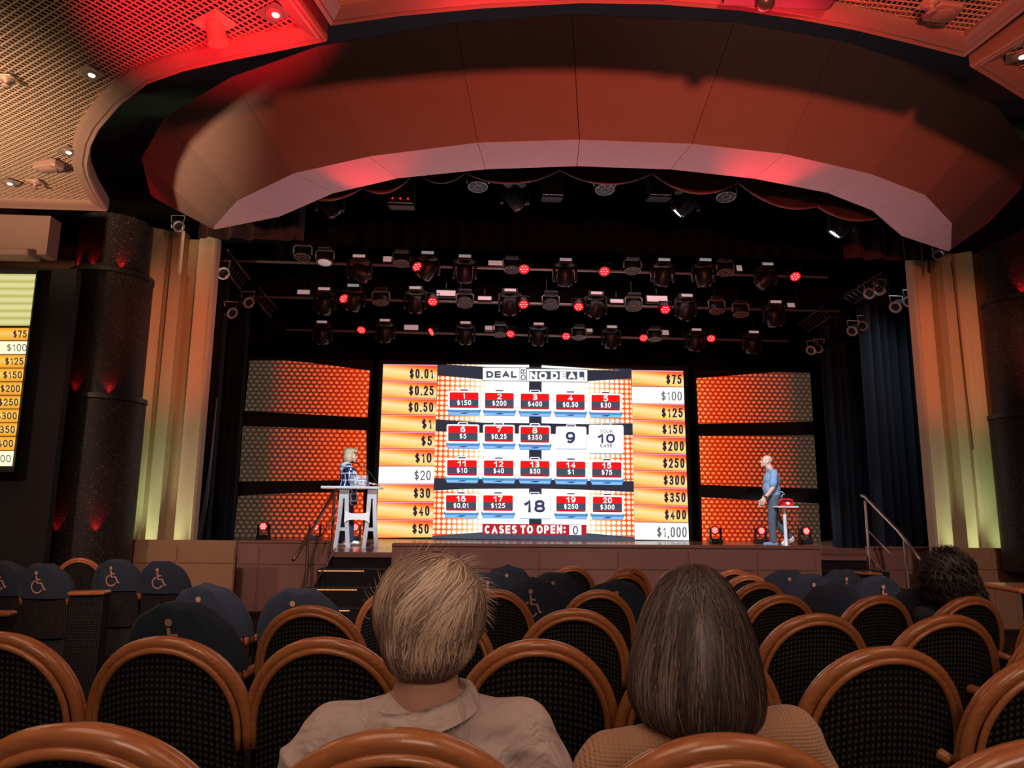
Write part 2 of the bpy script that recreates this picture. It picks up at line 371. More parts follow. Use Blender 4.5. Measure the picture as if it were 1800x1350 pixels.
# ---------------------------------------------------------------- floor, rake, stage
DP = [(-3, .18), (1.2, .352), (2.37, .42), (3.3, .463), (4.25, .508), (5.2, .54), (6.15, .573), (7.1, .60), (9.5, .65), (30, .65)]
CH = 0.95
def topz(Y): return EYE - float(np.interp(Y, [d[0] for d in DP], [d[1] for d in DP]))
def floorz(Y): return topz(Y) - CH
def place(px, py, extra=0.0):
    Y = 3.0
    for _ in range(40): Y = Y*0.5 + 0.5*UZ(px, py, topz(Y)+extra)[1]
    return UZ(px, py, topz(Y)+extra)
CX = 1.385
SZ = 0.66
mb = MB(); ys = [-3, 0, 1.2, 2.37, 3.3, 4.25, 5.2, 6.15, 7.1, 9.5, 12.0]
for a, b_ in zip(ys[:-1], ys[1:]): mb.quad((-9, a, floorz(a)), (11, a, floorz(a)), (11, b_, floorz(b_)), (-9, b_, floorz(b_)))
struct(mb.build('floor', M_CARPET))
mb = MB(); FZ = floorz(9.5)
# deck in plan: a thrust in the middle, stairs in front of the set-back sides
SL, SR_, TL, TR = -2.16, -1.10, 4.74, 6.10
X0, X1_ = -1.04, 4.66
deck = [(-9, 11.06), (X0+.06, 11.06), (X0+.06, 9.66), (X1_-.06, 9.66), (X1_-.06, 11.06), (11, 11.06), (11, 16.5), (-9, 16.5)]
mb.prism(deck, SZ-0.06, SZ); tag(mb.build('stage_floor', M_STAGE), kind='structure')
mb = MB()
for a, b_ in ((-3.06, X0), (X1_, 6.4)): mb.quad((a, 11.05, FZ), (b_, 11.05, FZ), (b_, 11.05, SZ-.06), (a, 11.05, SZ-.06))
for a in (X0+.03, X1_-.03): mb.quad((a, 9.6, FZ), (a, 11.05, FZ), (a, 11.05, SZ-.06), (a, 9.6, SZ-.06))
tag(mb.build('wall_stage_side', M_COVE), kind='structure')
# pink lit nosing on the right stair landing and the dotted light line on the left one
mb = MB(); mb.box(((SL+X0)/2, 11.02, SZ-0.03), (X0-SL, 0.08, 0.07)); tag(mb.build('trim_1', M_PARA), kind='structure')
mb = MB(); mb.box(((X1_+TR)/2, 11.02, SZ-0.03), (TR-X1_, 0.08, 0.07)); tag(mb.build('trim_2', M_PARA), kind='structure')
for nm, a, b_, lab in (('stage_steps', SL, SR_, 'black steps with dotted amber light lines up to the stage at left'), ('stage_steps', TL, TR, 'black steps up to the stage beside the right handrail')):
    t = thing(nm, lab, 'steps', ((a+b_)/2, 10.2, FZ))
    for z, y0 in ((.47, 10.38), (.28, 9.82), (.09, 9.3)):
        mb = MB(); mb.box(((a+b_)/2, (y0+10.97)/2, (z+FZ)/2), (b_-a, 10.97-y0, z-FZ)); mb.build('step', M_COVE, t)
        mb = MB(); n = 34
        x0, x1 = a+.02, b_-.42
        if nm and a < 0:
            for i in range(n): mb.box((x0+(x1-x0)*i/(n-1), y0-.004, z-.018), (.010, .010, .014))
            mb.build('step_light', M_STEP_E, t)
        mb = MB(); mb.box(((a+b_)/2, y0+.01, z+.004), (b_-a, .05, .012)); mb.build('nosing', M_DARK, t)

def para(n, x0, x1, top, y, m, seams, cap=True, low=None, th=.14):
    """a stretch of the low front wall with raised panels"""
    mb = MB(); fz = floorz(y)
    mb.box(((x0+x1)/2, y+.01+th/2, (top+fz)/2), (x1-x0, th, top-fz))
    o = tag(mb.build('wall_stage_front' if n == 0 else 'wall_stage_front.%03d' % n, m), kind='structure')
    mb = MB(); z1 = top-.055; zm = low if low else top-.30
    for a, b_ in zip(seams[:-1], seams[1:]):
        mb.rbox(((a+b_)/2, y+.004, (z1+zm)/2), (b_-a-.018, .03, z1-zm-.016), .008)
        mb.rbox(((a+b_)/2, y+.004, (zm+fz)/2), (b_-a-.018, .03, zm-fz-.02), .008)
    mb.build('front_panel', m, o)
    if cap:
        mb = MB(); mb.rbox(((x0+x1)/2, y+.07, top+.005), (x1-x0, .19, .035), .01); mb.build('cap', m, o)
def xs(pxs, y, py=985): return [U(p, py, y)[0] for p in pxs]
YP = 9.5; YQ = 10.9
para(0, X0, X1_, U(1060, 961, YP)[2], YP, M_PARA, xs([692, 805, 948, 1085, 1210, 1330, 1435], YP))
para(1, U(417, 975, YQ)[0], U(577, 975, YQ)[0], U(490, 953, YQ)[2], YQ, M_PARA, xs([419, 455, 560, 576], YQ), low=U(480, 993, YQ)[2])
para(2, U(1532, 985, YQ)[0], U(1660, 985, YQ)[0], U(1585, 964, YQ)[2], YQ, M_PARA, xs([1538, 1612, 1655], YQ), low=U(1580, 1003, YQ)[2])
para(3, -8.9, U(415, 965, YP)[0], U(300, 949, YP)[2], YP-.03, M_LEDGE, [-8.9, -7.2]+xs([-100, 40, 178, 311, 413], YP-.03), cap=False, low=U(250, 990, YP)[2], th=.05)
para(4, U(1642, 985, YP)[0], 10.9, U(1700, 963, YP)[2], YP-.03, M_LEDGE, xs([1644, 1680, 1743, 1900], YP-.03)+[9.6, 10.9], cap=False, low=U(1690, 1002, YP)[2], th=.05)
# taller tan block at the far left, sloping down to the ledge
zl = U(100, 936, YP)[2]; zr = U(300, 949, YP)[2]; xa = U(208, 940, YP)[0]; xb = U(222, 948, YP)[0]
mb = MB(); mb.add([(-9, 9.46, zr-.02), (xb, 9.46, zr-.02), (xa, 9.45, zl), (-9, 9.45, zl), (-9, 9.53, zr-.02), (xb, 9.53, zr-.02), (xa, 9.53, zl), (-9, 9.53, zl)],
   [(0, 1, 2, 3), (4, 7, 6, 5), (1, 5, 6, 2), (3, 2, 6, 7), (0, 3, 7, 4), (0, 4, 5, 1)]); tag(mb.build('trim_3', M_LEDGE), kind='structure')
mb = MB(); p = [U(a, b_, 9.42) for a, b_ in ((196, 938), (202, 933), (210, 931), (216, 936), (219, 945))]; mb.tube(p, .02, 6)
tag(mb.build('cable', M_BLK), 'thick black cable end lying on the tan ledge beside the left pilaster', 'cable')

# ---------------------------------------------------------------- room shell
mb = MB(); mb.box((1, 16.6, 4.0), (24, .1, 9.0)); tag(mb.build('wall_back', M_BLACK), kind='structure')
mb = MB(); mb.box((1, 4, 7.0), (24, 27, .1)); tag(mb.build('ceiling', M_COVE), kind='structure')
mb = MB(); mb.box((-9.0, 4.0, 3.3), (.1, 27, 7.6)); tag(mb.build('wall_left', M_WALL), kind='structure')
mb = MB(); mb.box((11.0, 4.0, 3.3), (.1, 27, 7.6)); tag(mb.build('wall_right', M_WALL), kind='structure')
mb = MB(); mb.box((1, -3.05, 3.3), (20, .1, 7.6)); tag(mb.build('wall_rear', M_WALL), kind='structure')
# recess walls beside the proscenium
mb = MB(); mb.box((-6.55, 10.35, 2.9), (4.9, .1, 4.3)); tag(mb.build('wall_side_recess', M_WALL), kind='structure')
mb = MB(); mb.box((9.1, 10.35, 2.9), (4.0, .1, 4.3)); tag(mb.build('wall_side_recess.001', M_WALL), kind='structure')
HC = 4.4
for sgn, nm in ((1, 'wall_screen_surround'), (-1, 'wall_screen_surround.001')):
    mb = MB(); X = lambda v: v if sgn > 0 else 2*CX-v
    x1 = U(85, 415, 7.45)[0]; z1 = U(40, 447, 7.45)[2]
    mb.box(((X(-9)+X(x1))/2, 7.55, (z1+HC)/2), (abs(-9-x1), .2, HC-z1-.01))
    mb.rbox(((X(-9)+X(x1-.1))/2, 7.42, z1-.02), (abs(-8.9-x1), .24, .07), .015)
    tag(mb.build(nm, M_BEIGE), kind='structure')
    mb = MB(); x2 = U(82, 700, 7.62)[0]
    mb.box(((X(-9)+X(x2))/2, 7.95, 2.2), (abs(-9-x2), .1, z1*2-4.4)); tag(mb.build('wall_screen_recess' + ('' if sgn > 0 else '.001'), M_COVE), kind='structure')

# ---------------------------------------------------------------- ceiling grille panels
def inset(poly, d):
    n = len(poly); out = []
    A = sum(poly[i][0]*poly[(i+1) % n][1]-poly[(i+1) % n][0]*poly[i][1] for i in range(n))
    sg = 1 if A > 0 else -1
    for i in range(n):
        p0, p1, p2 = (Vector(poly[i-1]), Vector(poly[i]), Vector(poly[(i+1) % n]))
        a = (p1-p0).normalized(); b = (p2-p1).normalized()
        na = Vector((-a.y, a.x))*sg; nb = Vector((-b.y, b.x))*sg
        k = na+nb; k = k/max(.3, (k.dot(na)))
        out.append(tuple(p1+k*d))
    return out
def clip(poly, o, d):
    """pieces of the line o+t*d inside the polygon"""
    ts = []; n = len(poly)
    for i in range(n):
        a, b_ = Vector(poly[i]), Vector(poly[(i+1) % n]); e = b_-a
        den = d.x*e.y-d.y*e.x
        if abs(den) < 1e-9: continue
        q = a-o; t = (q.x*e.y-q.y*e.x)/den; u = (q.x*d.y-q.y*d.x)/den
        if 0 <= u < 1: ts.append(t)
    ts.sort(); return list(zip(ts[0::2], ts[1::2]))
def grille(label, poly, ang, ang2, pitch, pitch2):
    c = Vector((sum(p[0] for p in poly)/len(poly), sum(p[1] for p in poly)/len(poly)))
    t = thing('ceiling_grille_panel', label, 'ceiling panel', (c.x, c.y, HC))
    n = len(poly)
    i1 = inset(poly, .035); i2 = inset(poly, .11); i3 = inset(poly, .135)
    def ring(mb, a, za, b_, zb):
        mb.add([(*p, za) for p in a]+[(*p, zb) for p in b_], [(i, (i+1) % n, n+(i+1) % n, n+i) for i in range(n)])
    mb = MB()
    ring(mb, poly, HC+.14, poly, HC+.015); ring(mb, poly, HC+.015, inset(poly, .012), HC); ring(mb, inset(poly, .012), HC, i1, HC+.012)
    ring(mb, i1, HC+.012, inset(poly, .05), HC+.004); ring(mb, inset(poly, .05), HC+.004, i2, HC+.022); ring(mb, i2, HC+.022, i3, HC+.035); ring(mb, i3, HC+.035, i3, HC+.14)
    mb.build('frame', M_GFRAME, t)
    mb = MB()
    for a, pt in ((ang, pitch), (ang2, pitch2)):
        d = Vector((math.cos(R(a)), math.sin(R(a)))); nrm = Vector((-d.y, d.x))
        k0 = min(Vector(p).dot(nrm) for p in i3); k1 = max(Vector(p).dot(nrm) for p in i3)
        rotm = Matrix.Rotation(R(a), 3, 'Z'); k = k0+pt
        while k < k1:
            for a0, a1 in clip(i3, nrm*k, d):
                m_ = nrm*k+d*(a0+a1)/2
                mb.box((m_.x, m_.y, HC+.062), (a1-a0, .0062, .008), rotm)
            k += pt
    mb.build('lattice', M_GRID, t)
    mb = MB(); mb.poly([(*p, HC+.13) for p in i3]); mb.build('backing', M_GBACK, t)
    return t
def P2(px, py): v = UZ(px, py, HC); return (v.x, v.y)
def ext(a, b_, y):
    a, b_ = Vector(a), Vector(b_); k = (y-a.y)/(b_.y-a.y); q = a+(b_-a)*k; return (q.x, q.y)
lc = [P2(*q) for q in ((190, 372), (171, 340), (158, 310), (155, 290), (161, 258), (175, 230), (212, 187), (260, 150), (325, 127), (400, 110), (480, 94), (575, 75))]
e0 = ext(P2(575, 75), P2(520, 0), 2.0)
left = [(-8.8, lc[0][1]+.02)]+lc+[e0, (-8.8, 2.0)]
cc = [P2(*q) for q in ((580, 48), (700, 31), (850, 17), (1020, 8), (1160, 10), (1300, 21), (1400, 36), (1500, 55), (1600, 79), (1695, 103))]
centre = [ext(P2(580, 48), P2(560, 18), 2.0)]+cc+[ext(P2(1695, 103), P2(1800, 22), 2.0)]
rc = [P2(1705, 120), P2(1750, 147), P2(1800, 178)]+[(2*CX-a, b_) for a, b_ in (lc[6], lc[5], lc[4], lc[3], lc[2], lc[0])]
right = [ext(P2(1705, 120), P2(1800, 62), 2.0)]+rc+[(10.8, lc[0][1]+.02), (10.8, 2.0)]
grille('large brass lattice ceiling panel at upper left, lit warm white and red', left, -34, 51, .042, .042)
grille('brass lattice ceiling panel at top centre between two dark gaps', centre, 5, 88, .040, .036)
grille('brass lattice ceiling panel cut off by the right edge', right, 35, -50, .042, .042)

# ceiling fittings
def downlight(px, py, lab, s=.085, lit=True):
    p = UZ(px, py, HC+.02); t = thing('downlight', lab, 'light', p, R(-34), 'small downlights set in the ceiling grille')
    mb = MB(); mb.box((0, 0, .012), (s*2, s*1.5, .012)); mb.build('plate', M_STEEL, t, world=False)
    mb = MB(); mb.lathe([(s*.55, 0), (s*.62, .004), (s*.5, -.004), (s*.35, .03)], (0, 0, .002), 20); mb.build('reflector', M_GFRAME, t, True, False)
    if lit: mb = MB(); mb.ell((s*.1, s*.1, .0), (s*.27, s*.27, .012)); mb.build('bulb', M_WHT_E, t, True, False)
downlight(158, 132, 'small downlight in the left ceiling grille, nearest the middle of the panel')
downlight(118, 268, 'small downlight in the left ceiling grille near its curved edge')
downlight(15, 323, 'small downlight in the left ceiling grille close to the left wall')
downlight(481, 26, 'small downlight in the red lit corner of the left ceiling grille')
downlight(1795, 100, 'small downlight in the ceiling grille cut off by the right edge')
def ceil_box(px, py, lab, nm, cat, w_, d_, rz, depth=.05):
    p = UZ(px, py, HC+.03); t = thing(nm, lab, cat, p, R(rz))
    mb = MB(); mb.rbox((0, 0, -depth/2+.02), (w_, d_, depth), .02); mb.build('housing', M_GFRAME, t, world=False)
    mb = MB(); mb.lathe([(w_*.36, 0), (w_*.4, .006), (w_*.3, .012)], (0, 0, -depth+.012), 24, sy=d_/w_); mb.build('face', M_BEIGE, t, True, False)
ceil_box(86, 288, 'oval speaker hanging under the left ceiling grille', 'ceiling_speaker', 'speaker', .26, .13, -20, .08)
ceil_box(1657, 19, 'square beige fitting in the right of the centre ceiling grille', 'ceiling_speaker', 'speaker', .19, .16, 5)
for px, py, lab in ((12, 143, 'dark round sprinkler head at the far left of the ceiling grille'), (62, 324, 'small sprinkler head in the ceiling grille above the left wall'), (1637, 11, 'small round sprinkler head beside the square ceiling fitting')):
    p = UZ(px, py, HC+.01); t = thing('sprinkler_head', lab, 'sprinkler', p)
    mb = MB(); mb.lathe([(.05, .02), (.05, .005), (.02, 0), (.012, -.03), (.03, -.035), (.03, -.04), (0, -.042)], (0, 0, 0), 16); mb.build('deflector', M_GFRAME, t, True, False)
    mb = MB(); mb.box((0, 0, .02), (.11, .11, .01)); mb.build('plate', M_GRID, t, world=False)
p = UZ(376, 48, HC); t = thing('ceiling_spotlight', 'cylindrical spotlight glowing red under the left ceiling grille', 'spotlight', p)
mb = MB(); mb.box((0, 0, .03), (.22, .16, .02), (0, 0, R(-34))); mb.build('plate', M_GRID, t, world=False)
mb = MB(); mb.cyl((0, 0, .02), (.03, .02, -.10), .055, .065); mb.build('housing', mat('red_housing', (0.5, 0.12, 0.08), .5), t, True, False, 40)
# black projector with a dome at the top edge
c = UZ(1375, 6, HC-.05); c.z = HC-.10; t = thing('projector', 'black projector box hanging at the top edge of the picture', 'projector', c)
mb = MB(); mb.rbox((c.x-.02, c.y-.10, c.z+.075), (.66, .30, .05), .015); mb.build('housing', M_BLK, t)
mb = MB(); q = UZ(1342, 12, HC-.07); mb.ell((q.x, q.y-.02, q.z+.005), (.058, .058, .045)); mb.build('dome', mat('dome_plastic', (0.05, .045, .045), .3), t, True)
mb = MB(); mb.box((c.x, c.y-.1, HC-.004), (.2, .1, .008)); mb.build('bracket', M_BLK, t)

# ---------------------------------------------------------------- valance
HB, HT = 4.6, 5.3
mir = lambda v: (2*CX-v[0], v[1])
hb_ = [(-3.11, 8.13), (-2.6, 7.37), (-1.83, 6.67), (-1.03, 6.26), (-.02, 5.93), (.88, 5.81)]
hr_ = [(-3.15, 8.24), (-2.26, 7.78), (-1.52, 7.10), (-.81, 6.70), (.06, 6.44), (.93, 6.31)]
ht_ = [(-3.9, 7.88), (-3.24, 6.93), (-2.33, 6.18), (-1.42, 5.66), (-.22, 5.27), (.72, 5.11)]
Bp = hb_+[mir(v) for v in reversed(hb_)]; Rp = hr_+[mir(v) for v in reversed(hr_)]; Tp = ht_+[mir(v) for v in reversed(ht_)]
val = thing('stage_valance', 'huge faceted curved valance over the stage opening, lit red and brown', 'valance', (CX, 6.3, HB))
def slab(a, b_, c, d, th, m, name, gap=.004):
    vs = [Vector(v) for v in (a, b_, c, d)]; cen = sum(vs, Vector())/4
    vs = [v+(cen-v).normalized()*gap for v in vs]
    n = (vs[1]-vs[0]).cross(vs[3]-vs[0]).normalized()
    mb = MB(); mb.add(vs+[v+n*th for v in vs], [(0, 1, 2, 3), (7, 6, 5, 4), (0, 4, 5, 1), (1, 5, 6, 2), (2, 6, 7, 3), (3, 7, 4, 0)])
    return mb.build(name, m, val)
for i in range(11):
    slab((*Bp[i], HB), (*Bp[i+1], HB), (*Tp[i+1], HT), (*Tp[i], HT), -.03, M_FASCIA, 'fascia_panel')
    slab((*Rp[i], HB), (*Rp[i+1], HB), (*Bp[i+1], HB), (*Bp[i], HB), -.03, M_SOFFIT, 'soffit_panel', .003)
for e, te, i in ((1, (-4.26, 8.94), 0), (-1, mir((-4.26, 8.94)), 11)):
    q = [(*Rp[i], HB), (*Bp[i], HB), (*Tp[i], HT), (*te, HT)]
    if e < 0: q = [q[1], q[0], q[3], q[2]]
    slab(*q, -.03, M_FASCIA, 'end_panel')
mb = MB()   # hidden inner carcass that stops light leaking through the seams
for i in range(11):
    a, b_ = Bp[i], Bp[i+1]; dn = Vector((a[0]-CX, a[1]-9, 0)).normalized()*-.05
    mb.quad(Vector((*a, HB+.05))+dn, Vector((*b_, HB+.05))+dn, Vector((*Tp[i+1], HT))+dn, Vector((*Tp[i], HT))+dn)
    mb.quad(Vector((*Rp[i], HB+.05))+dn, Vector((*Rp[i+1], HB+.05))+dn, Vector((*b_, HB+.05))+dn, Vector((*a, HB+.05))+dn)
mb.build('carcass', M_COVE, val)

# ---------------------------------------------------------------- swags, borders, drapes
sw = thing('swag_curtain', 'dark red swagged curtain hanging in scallops behind the valance', 'curtain', (CX, 7.2, 5.2))
jx = [(560, 352), (637, 330), (730, 302), (818, 304), (984, 299), (1146, 305), (1297, 321), (1435, 363), (1540, 384)]
bx = [(595, 349), (680, 338), (770, 322), (895, 323), (1063, 324), (1222, 340), (1350, 362), (1490, 386)]
for (a, b_), (c, d), (e, f) in zip(jx[:-1], jx[1:], bx):
    def fn(u, v):
        px = a+(c-a)*u; py = (b_*(1-u)+d*u) + 4*u*(1-u)*(f-(b_+d)/2)
        Yb = 7.05+.10*((px-1010)/300)**2
        py = py - (1-v)*46
        return U(px, py, Yb+.08*math.sin(v*16+3*abs(u-.5))*math.sin(math.pi*u)+.05)
    mb = MB(); mb.grid(fn, 22, 14); mb.build('swag', M_REDC, sw, True)
    mb = MB(); mb.tube([fn(i/22, 1.0)+Vector((0, -.02, -.004)) for i in range(23)], .012, 6); mb.build('hem', mat('hem', (.14, .05, .05), .7) if 'hem' not in bpy.data.materials else bpy.data.materials['hem'], sw, True)
def drape(name, label, x0, x1, z0, z1, y, m, folds, amp=.07, cat='curtain', flare=0.0):
    def fn(u, v):
        xx = x0+(x1-x0)*u
        return Vector((xx, y+amp*math.sin(u*folds*2*math.pi)+.4*amp*math.sin(u*folds*4.7+1.3+v), z1+(z0-z1)*v+.015*math.sin(u*folds*6.283)))
    mb = MB(); mb.grid(fn, int(folds*10), 10); o = mb.build(name, m, None, True); tag(o, label, cat); return o
a, b_ = U(386, 396, 9.3), U(532, 421, 9.3)
drape('red_curtain', 'dark red gathered curtain tab below the left end of the valance', a.x-.3, b_.x, b_.z, 6.94, 9.35, M_REDC, 5)
a, b_ = U(1488, 452, 9.3), U(1625, 448, 9.3)
drape('red_curtain', 'dark red gathered curtain tab below the right end of the valance', a.x, b_.x+.3, a.z, 6.94, 9.35, M_REDC, 5)
zb = U(900, 441, 10.0)[2]
drape('border_curtain', 'wide black border curtain above the front lighting bar', -4.0, 6.8, zb, 6.9, 10.0, M_BLACK, 40, .03)
z2 = U(900, 497, 11.7)[2]; drape('border_curtain', 'wide black border curtain between the front and middle lighting bars', -4.4, 7.3, z2+.25, 6.9, 11.75, M_BLACK, 40, .03)
z2 = U(900, 560, 13.0)[2]; drape('border_curtain', 'wide black border curtain between the middle and rear lighting bars', -5.0, 7.9, z2+.25, 6.9, 13.0, M_BLACK, 40, .03)
drape('stage_drape', 'navy leg drape hanging beside the right screens', U(1462, 900, 13.2)[0], U(1560, 900, 13.2)[0], SZ+.005, 6.5, 13.2, M_NAVY, 7, .09)
drape('stage_drape', 'navy leg drape hanging next to the right pilaster', U(1535, 900, 12.0)[0], U(1665, 900, 12.0)[0], SZ+.005, 6.5, 12.0, M_NAVY, 8, .09)
drape('stage_drape', 'dark navy leg drape hanging next to the left pilaster', U(325, 900, 11.6)[0], U(372, 900, 11.6)[0], SZ+.005, 6.5, 11.6, M_NAVY, 4, .08)
drape('stage_drape', 'dark navy leg drape hanging beside the left screens', U(362, 900, 13.4)[0], U(414, 900, 13.4)[0], SZ+.005, 6.5, 13.4, M_NAVY, 4, .08)
# light on a drape edge at left, painted as a pale blue strip
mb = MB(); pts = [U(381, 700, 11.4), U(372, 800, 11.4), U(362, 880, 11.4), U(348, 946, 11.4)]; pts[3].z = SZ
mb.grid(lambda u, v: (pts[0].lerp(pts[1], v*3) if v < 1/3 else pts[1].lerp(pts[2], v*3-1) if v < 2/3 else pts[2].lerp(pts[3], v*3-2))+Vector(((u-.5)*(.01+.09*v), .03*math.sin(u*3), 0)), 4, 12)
tag(mb.build('drape_highlight', mat('highlight_pale_blue', (.20, .26, .40), .8), None, True), 'narrow pale blue highlight along the drape edge beside the left pilaster', 'curtain')

# ---------------------------------------------------------------- pilasters and stepped columns
def pilaster(label, sgn):
    X = lambda v: v if sgn > 0 else 2*CX-v
    e = [U(p, 948, 9.9)[0] for p in (343, 312, 283, 262, 250, 220)]
    yb = 9.97
    strips = [('edge_fin', [(e[0]+.0, yb), (e[0], 9.82), (e[0]-.02, 9.78), (e[0]-.05, 9.80), (e[0]-.05, yb)]),
              ('rounded_panel', [(e[0]-.05, yb), (e[0]-.05, 9.87)]+[(e[0]-.05+(e[1]-e[0]+.05)*k/6, 9.87-.10*math.sin(k/6*math.pi/2)) for k in range(1, 7)]+[(e[1], yb)]),
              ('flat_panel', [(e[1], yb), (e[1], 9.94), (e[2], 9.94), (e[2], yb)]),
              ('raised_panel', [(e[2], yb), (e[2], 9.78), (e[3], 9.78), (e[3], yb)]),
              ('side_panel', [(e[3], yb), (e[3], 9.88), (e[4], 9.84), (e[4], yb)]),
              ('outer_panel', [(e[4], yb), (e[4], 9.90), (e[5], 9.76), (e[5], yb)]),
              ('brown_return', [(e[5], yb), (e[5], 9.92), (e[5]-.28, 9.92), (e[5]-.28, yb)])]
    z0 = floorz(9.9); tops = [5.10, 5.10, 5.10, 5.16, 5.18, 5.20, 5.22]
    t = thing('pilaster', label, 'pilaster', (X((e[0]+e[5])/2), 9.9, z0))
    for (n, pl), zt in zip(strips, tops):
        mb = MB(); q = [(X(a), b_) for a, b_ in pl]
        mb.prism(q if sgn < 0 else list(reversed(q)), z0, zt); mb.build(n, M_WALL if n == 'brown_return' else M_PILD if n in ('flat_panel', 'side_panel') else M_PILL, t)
    if sgn < 0:
        a, b_ = U(1672, 460, 9.76), U(1711, 790, 9.76); mb = MB(); mb.tube([a, a.lerp(b_, .5), b_], .006, 6)
        tag(mb.build('hanging_cord', M_BLK), 'thin dark cord hanging down the right pilaster', 'cord')
        a = U(1632, 455, 9.3); b_ = U(1632, 480, 9.3); mb = MB(); mb.box((a+b_)/2, (.03, .03, .2)); mb.build('hook', M_REDC, t)
    # lamps at the foot of the pilaster, hidden by the ledge
    for xx, pw in ((e[0]-.14, 105), (e[2]-.10, 125), (e[4]-.13, 105)):
        spot('pilaster_uplight', (X(xx), 9.57, .25), (X(xx), 9.80, 3.4), pw, (.80, 1.0, .50), 40, 1.0, .03)
    spot('pilaster_wash', (X(-2.4), 6.9, 3.6), (X(-4.0), 9.8, 3.6), 260, (1.0, .20, .09), 46, .9, .2)
    return t
pilaster('fluted beige pilaster framing the left of the stage, lit pale green from below', 1)
pilaster('fluted beige pilaster framing the right of the stage, lit pale green from below', -1)
# dark glittering columns of three stacked drums
M_GLIT = mat('glitter_black', (0.030, 0.020, 0.020), 0.5, spec=0.3)
x = NT(M_GLIT); b = x.nt.nodes['Principled BSDF']; tc = x.n('ShaderNodeTexCoord')
vo = x.n('ShaderNodeTexVoronoi'); vo.inputs['Scale'].default_value = 110; x.l(tc.outputs['Object'], vo.inputs['Vector'])
bp = x.n('ShaderNodeBump'); bp.inputs['Strength'].default_value = .6; bp.inputs['Distance'].default_value = .02; x.l(vo.outputs['Color'], bp.inputs['Height']); x.l(bp.outputs['Normal'], b.inputs['Normal'])
x.l(x.mix(x.math('GREATER_THAN', x.n('ShaderNodeSeparateColor').outputs[0], 2.0), (0.016, .011, .011), (.13, .115, .1)), b.inputs['Base Color'])
sc = [n for n in x.nt.nodes if n.type == 'SEPARATE_COLOR'][0]; x.l(vo.outputs['Color'], sc.inputs[0])
[n for n in x.nt.nodes if n.type == 'MATH'][0].inputs[1].default_value = .965
def column(label, sgn):
    X = lambda v: v if sgn > 0 else 2*CX-v
    Yc = 8.95
    spec = [((85+214)/2, 930, 65, None, 698), ((118+250)/2-4, 690, 65, 698, 472), ((135+250)/2, 470, 56, 472, 392)]
    zs = [.62, U(160, 699, Yc-.4)[2], U(184, 476, Yc-.4)[2], U(192, 392, Yc)[2]]
    xc = U(163, 815, Yc)[0]
    rs = [.52, .47, .41]
    t = thing('stepped_column', label, 'column', (X(xc), Yc, zs[0]))
    for k in range(3):
        mb = MB(); mb.lathe([(0, zs[k]), (rs[k], zs[k]), (rs[k], zs[k+1]-.02), (rs[k]-.02, zs[k+1]), (0, zs[k+1])], (X(xc), Yc, 0), 48); mb.build('drum', M_GLIT, t, True, True, 40)
        if k < 2:
            mb = MB(); mb.lathe([(rs[k]-.01, zs[k+1]-.005), (rs[k]+.012, zs[k+1]-.005), (rs[k]+.012, zs[k+1]+.05), (rs[k]-.01, zs[k+1]+.05)], (X(xc), Yc, 0), 48, cap=False); mb.build('rim', M_BLK, t, True, True, 40)
        for a in (-132, -96, -52):
            if sgn < 0: a = -180-a
            rr = rs[k]+.035; zz = (zs[k]+.03) if k else U(90, 935, 8.6)[2]-.02
            p = Vector((X(xc)+rr*math.cos(R(a)), Yc+rr*math.sin(R(a)), zz))
            q = Vector((X(xc)+rs[k]*math.cos(R(a)), Yc+rs[k]*math.sin(R(a)), zz+.35))
            spot('column_uplight', p, q, 14 if a not in (-96, -84) else 6, (1, .015, .02), 70, .8, .01)
column('dark glittering column of three stacked drums with red uplights, left of the stage', 1)
column('dark glittering column of stacked drums with red uplights, cut off by the right edge', -1)
# ---------------------------------------------------------------- LED screens
YS = 15.2
E_WHITE = emat('led_white', (1, 1, 1), 1.15)
E_DARK = emat('led_dark', (0.035, 0.035, 0.055), 1.0)
E_SLATE = emat('led_slate', (0.075, 0.085, 0.125), 1.0)
E_RED = emat('led_red', (0.95, 0.012, 0.012), 1.0)
E_DRED = emat('led_deep_red', (0.52, 0.02, 0.03), 1.0)
E_BLUE = emat('led_blue', (0.09, 0.30, 0.68), 1.0)
E_LBLUE = emat('led_light_blue', (0.30, 0.58, 0.92), 1.0)
E_DBLUE = emat('led_dark_blue', (0.02, 0.06, 0.2), 1.0)
E_NAVYT = emat('led_navy_text', (0.05, 0.055, 0.14), 1.0)
E_TEXT = emat('led_price_text', (0.05, 0.02, 0.03), 1.0)
E_TEXTG = emat('led_grey_text', (0.13, 0.13, 0.13), 1.0)
E_PINK = emat('led_pink_line', (1.0, 0.42, 0.62), 1.0)
def uv_emit(name, build):
    m = bpy.data.materials.new(name); m.use_nodes = True; x = NT(m); x.nt.nodes.remove(x.nt.nodes['Principled BSDF'])
    e = x.n('ShaderNodeEmission'); x.l(e.outputs[0], x.nt.nodes['Material Output'].inputs[0])
    tc = x.n('ShaderNodeTexCoord'); sp = x.n('ShaderNodeSeparateXYZ'); x.l(tc.outputs['UV'], sp.inputs[0])
    c, s = build(x, sp.outputs[0], sp.outputs[1]); x.l(c, e.inputs[0]); e.inputs[1].default_value = s; return m
def row_build(x, u, v):
    t = x.math('ADD', v, x.math('MULTIPLY', x.math('SUBTRACT', u, .5), .35))
    c = x.ramp(t, [(0.0, (1.0, .36, .10)), (.16, (1.0, .62, .16)), (.36, (.94, .72, .27)), (.52, (1.0, .78, .40)), (.66, (.98, .60, .20)), (.86, (.96, .26, .04)), (1.0, (.90, .10, .04))])
    return c, 1.05
E_ROW = uv_emit('led_price_row', row_build)
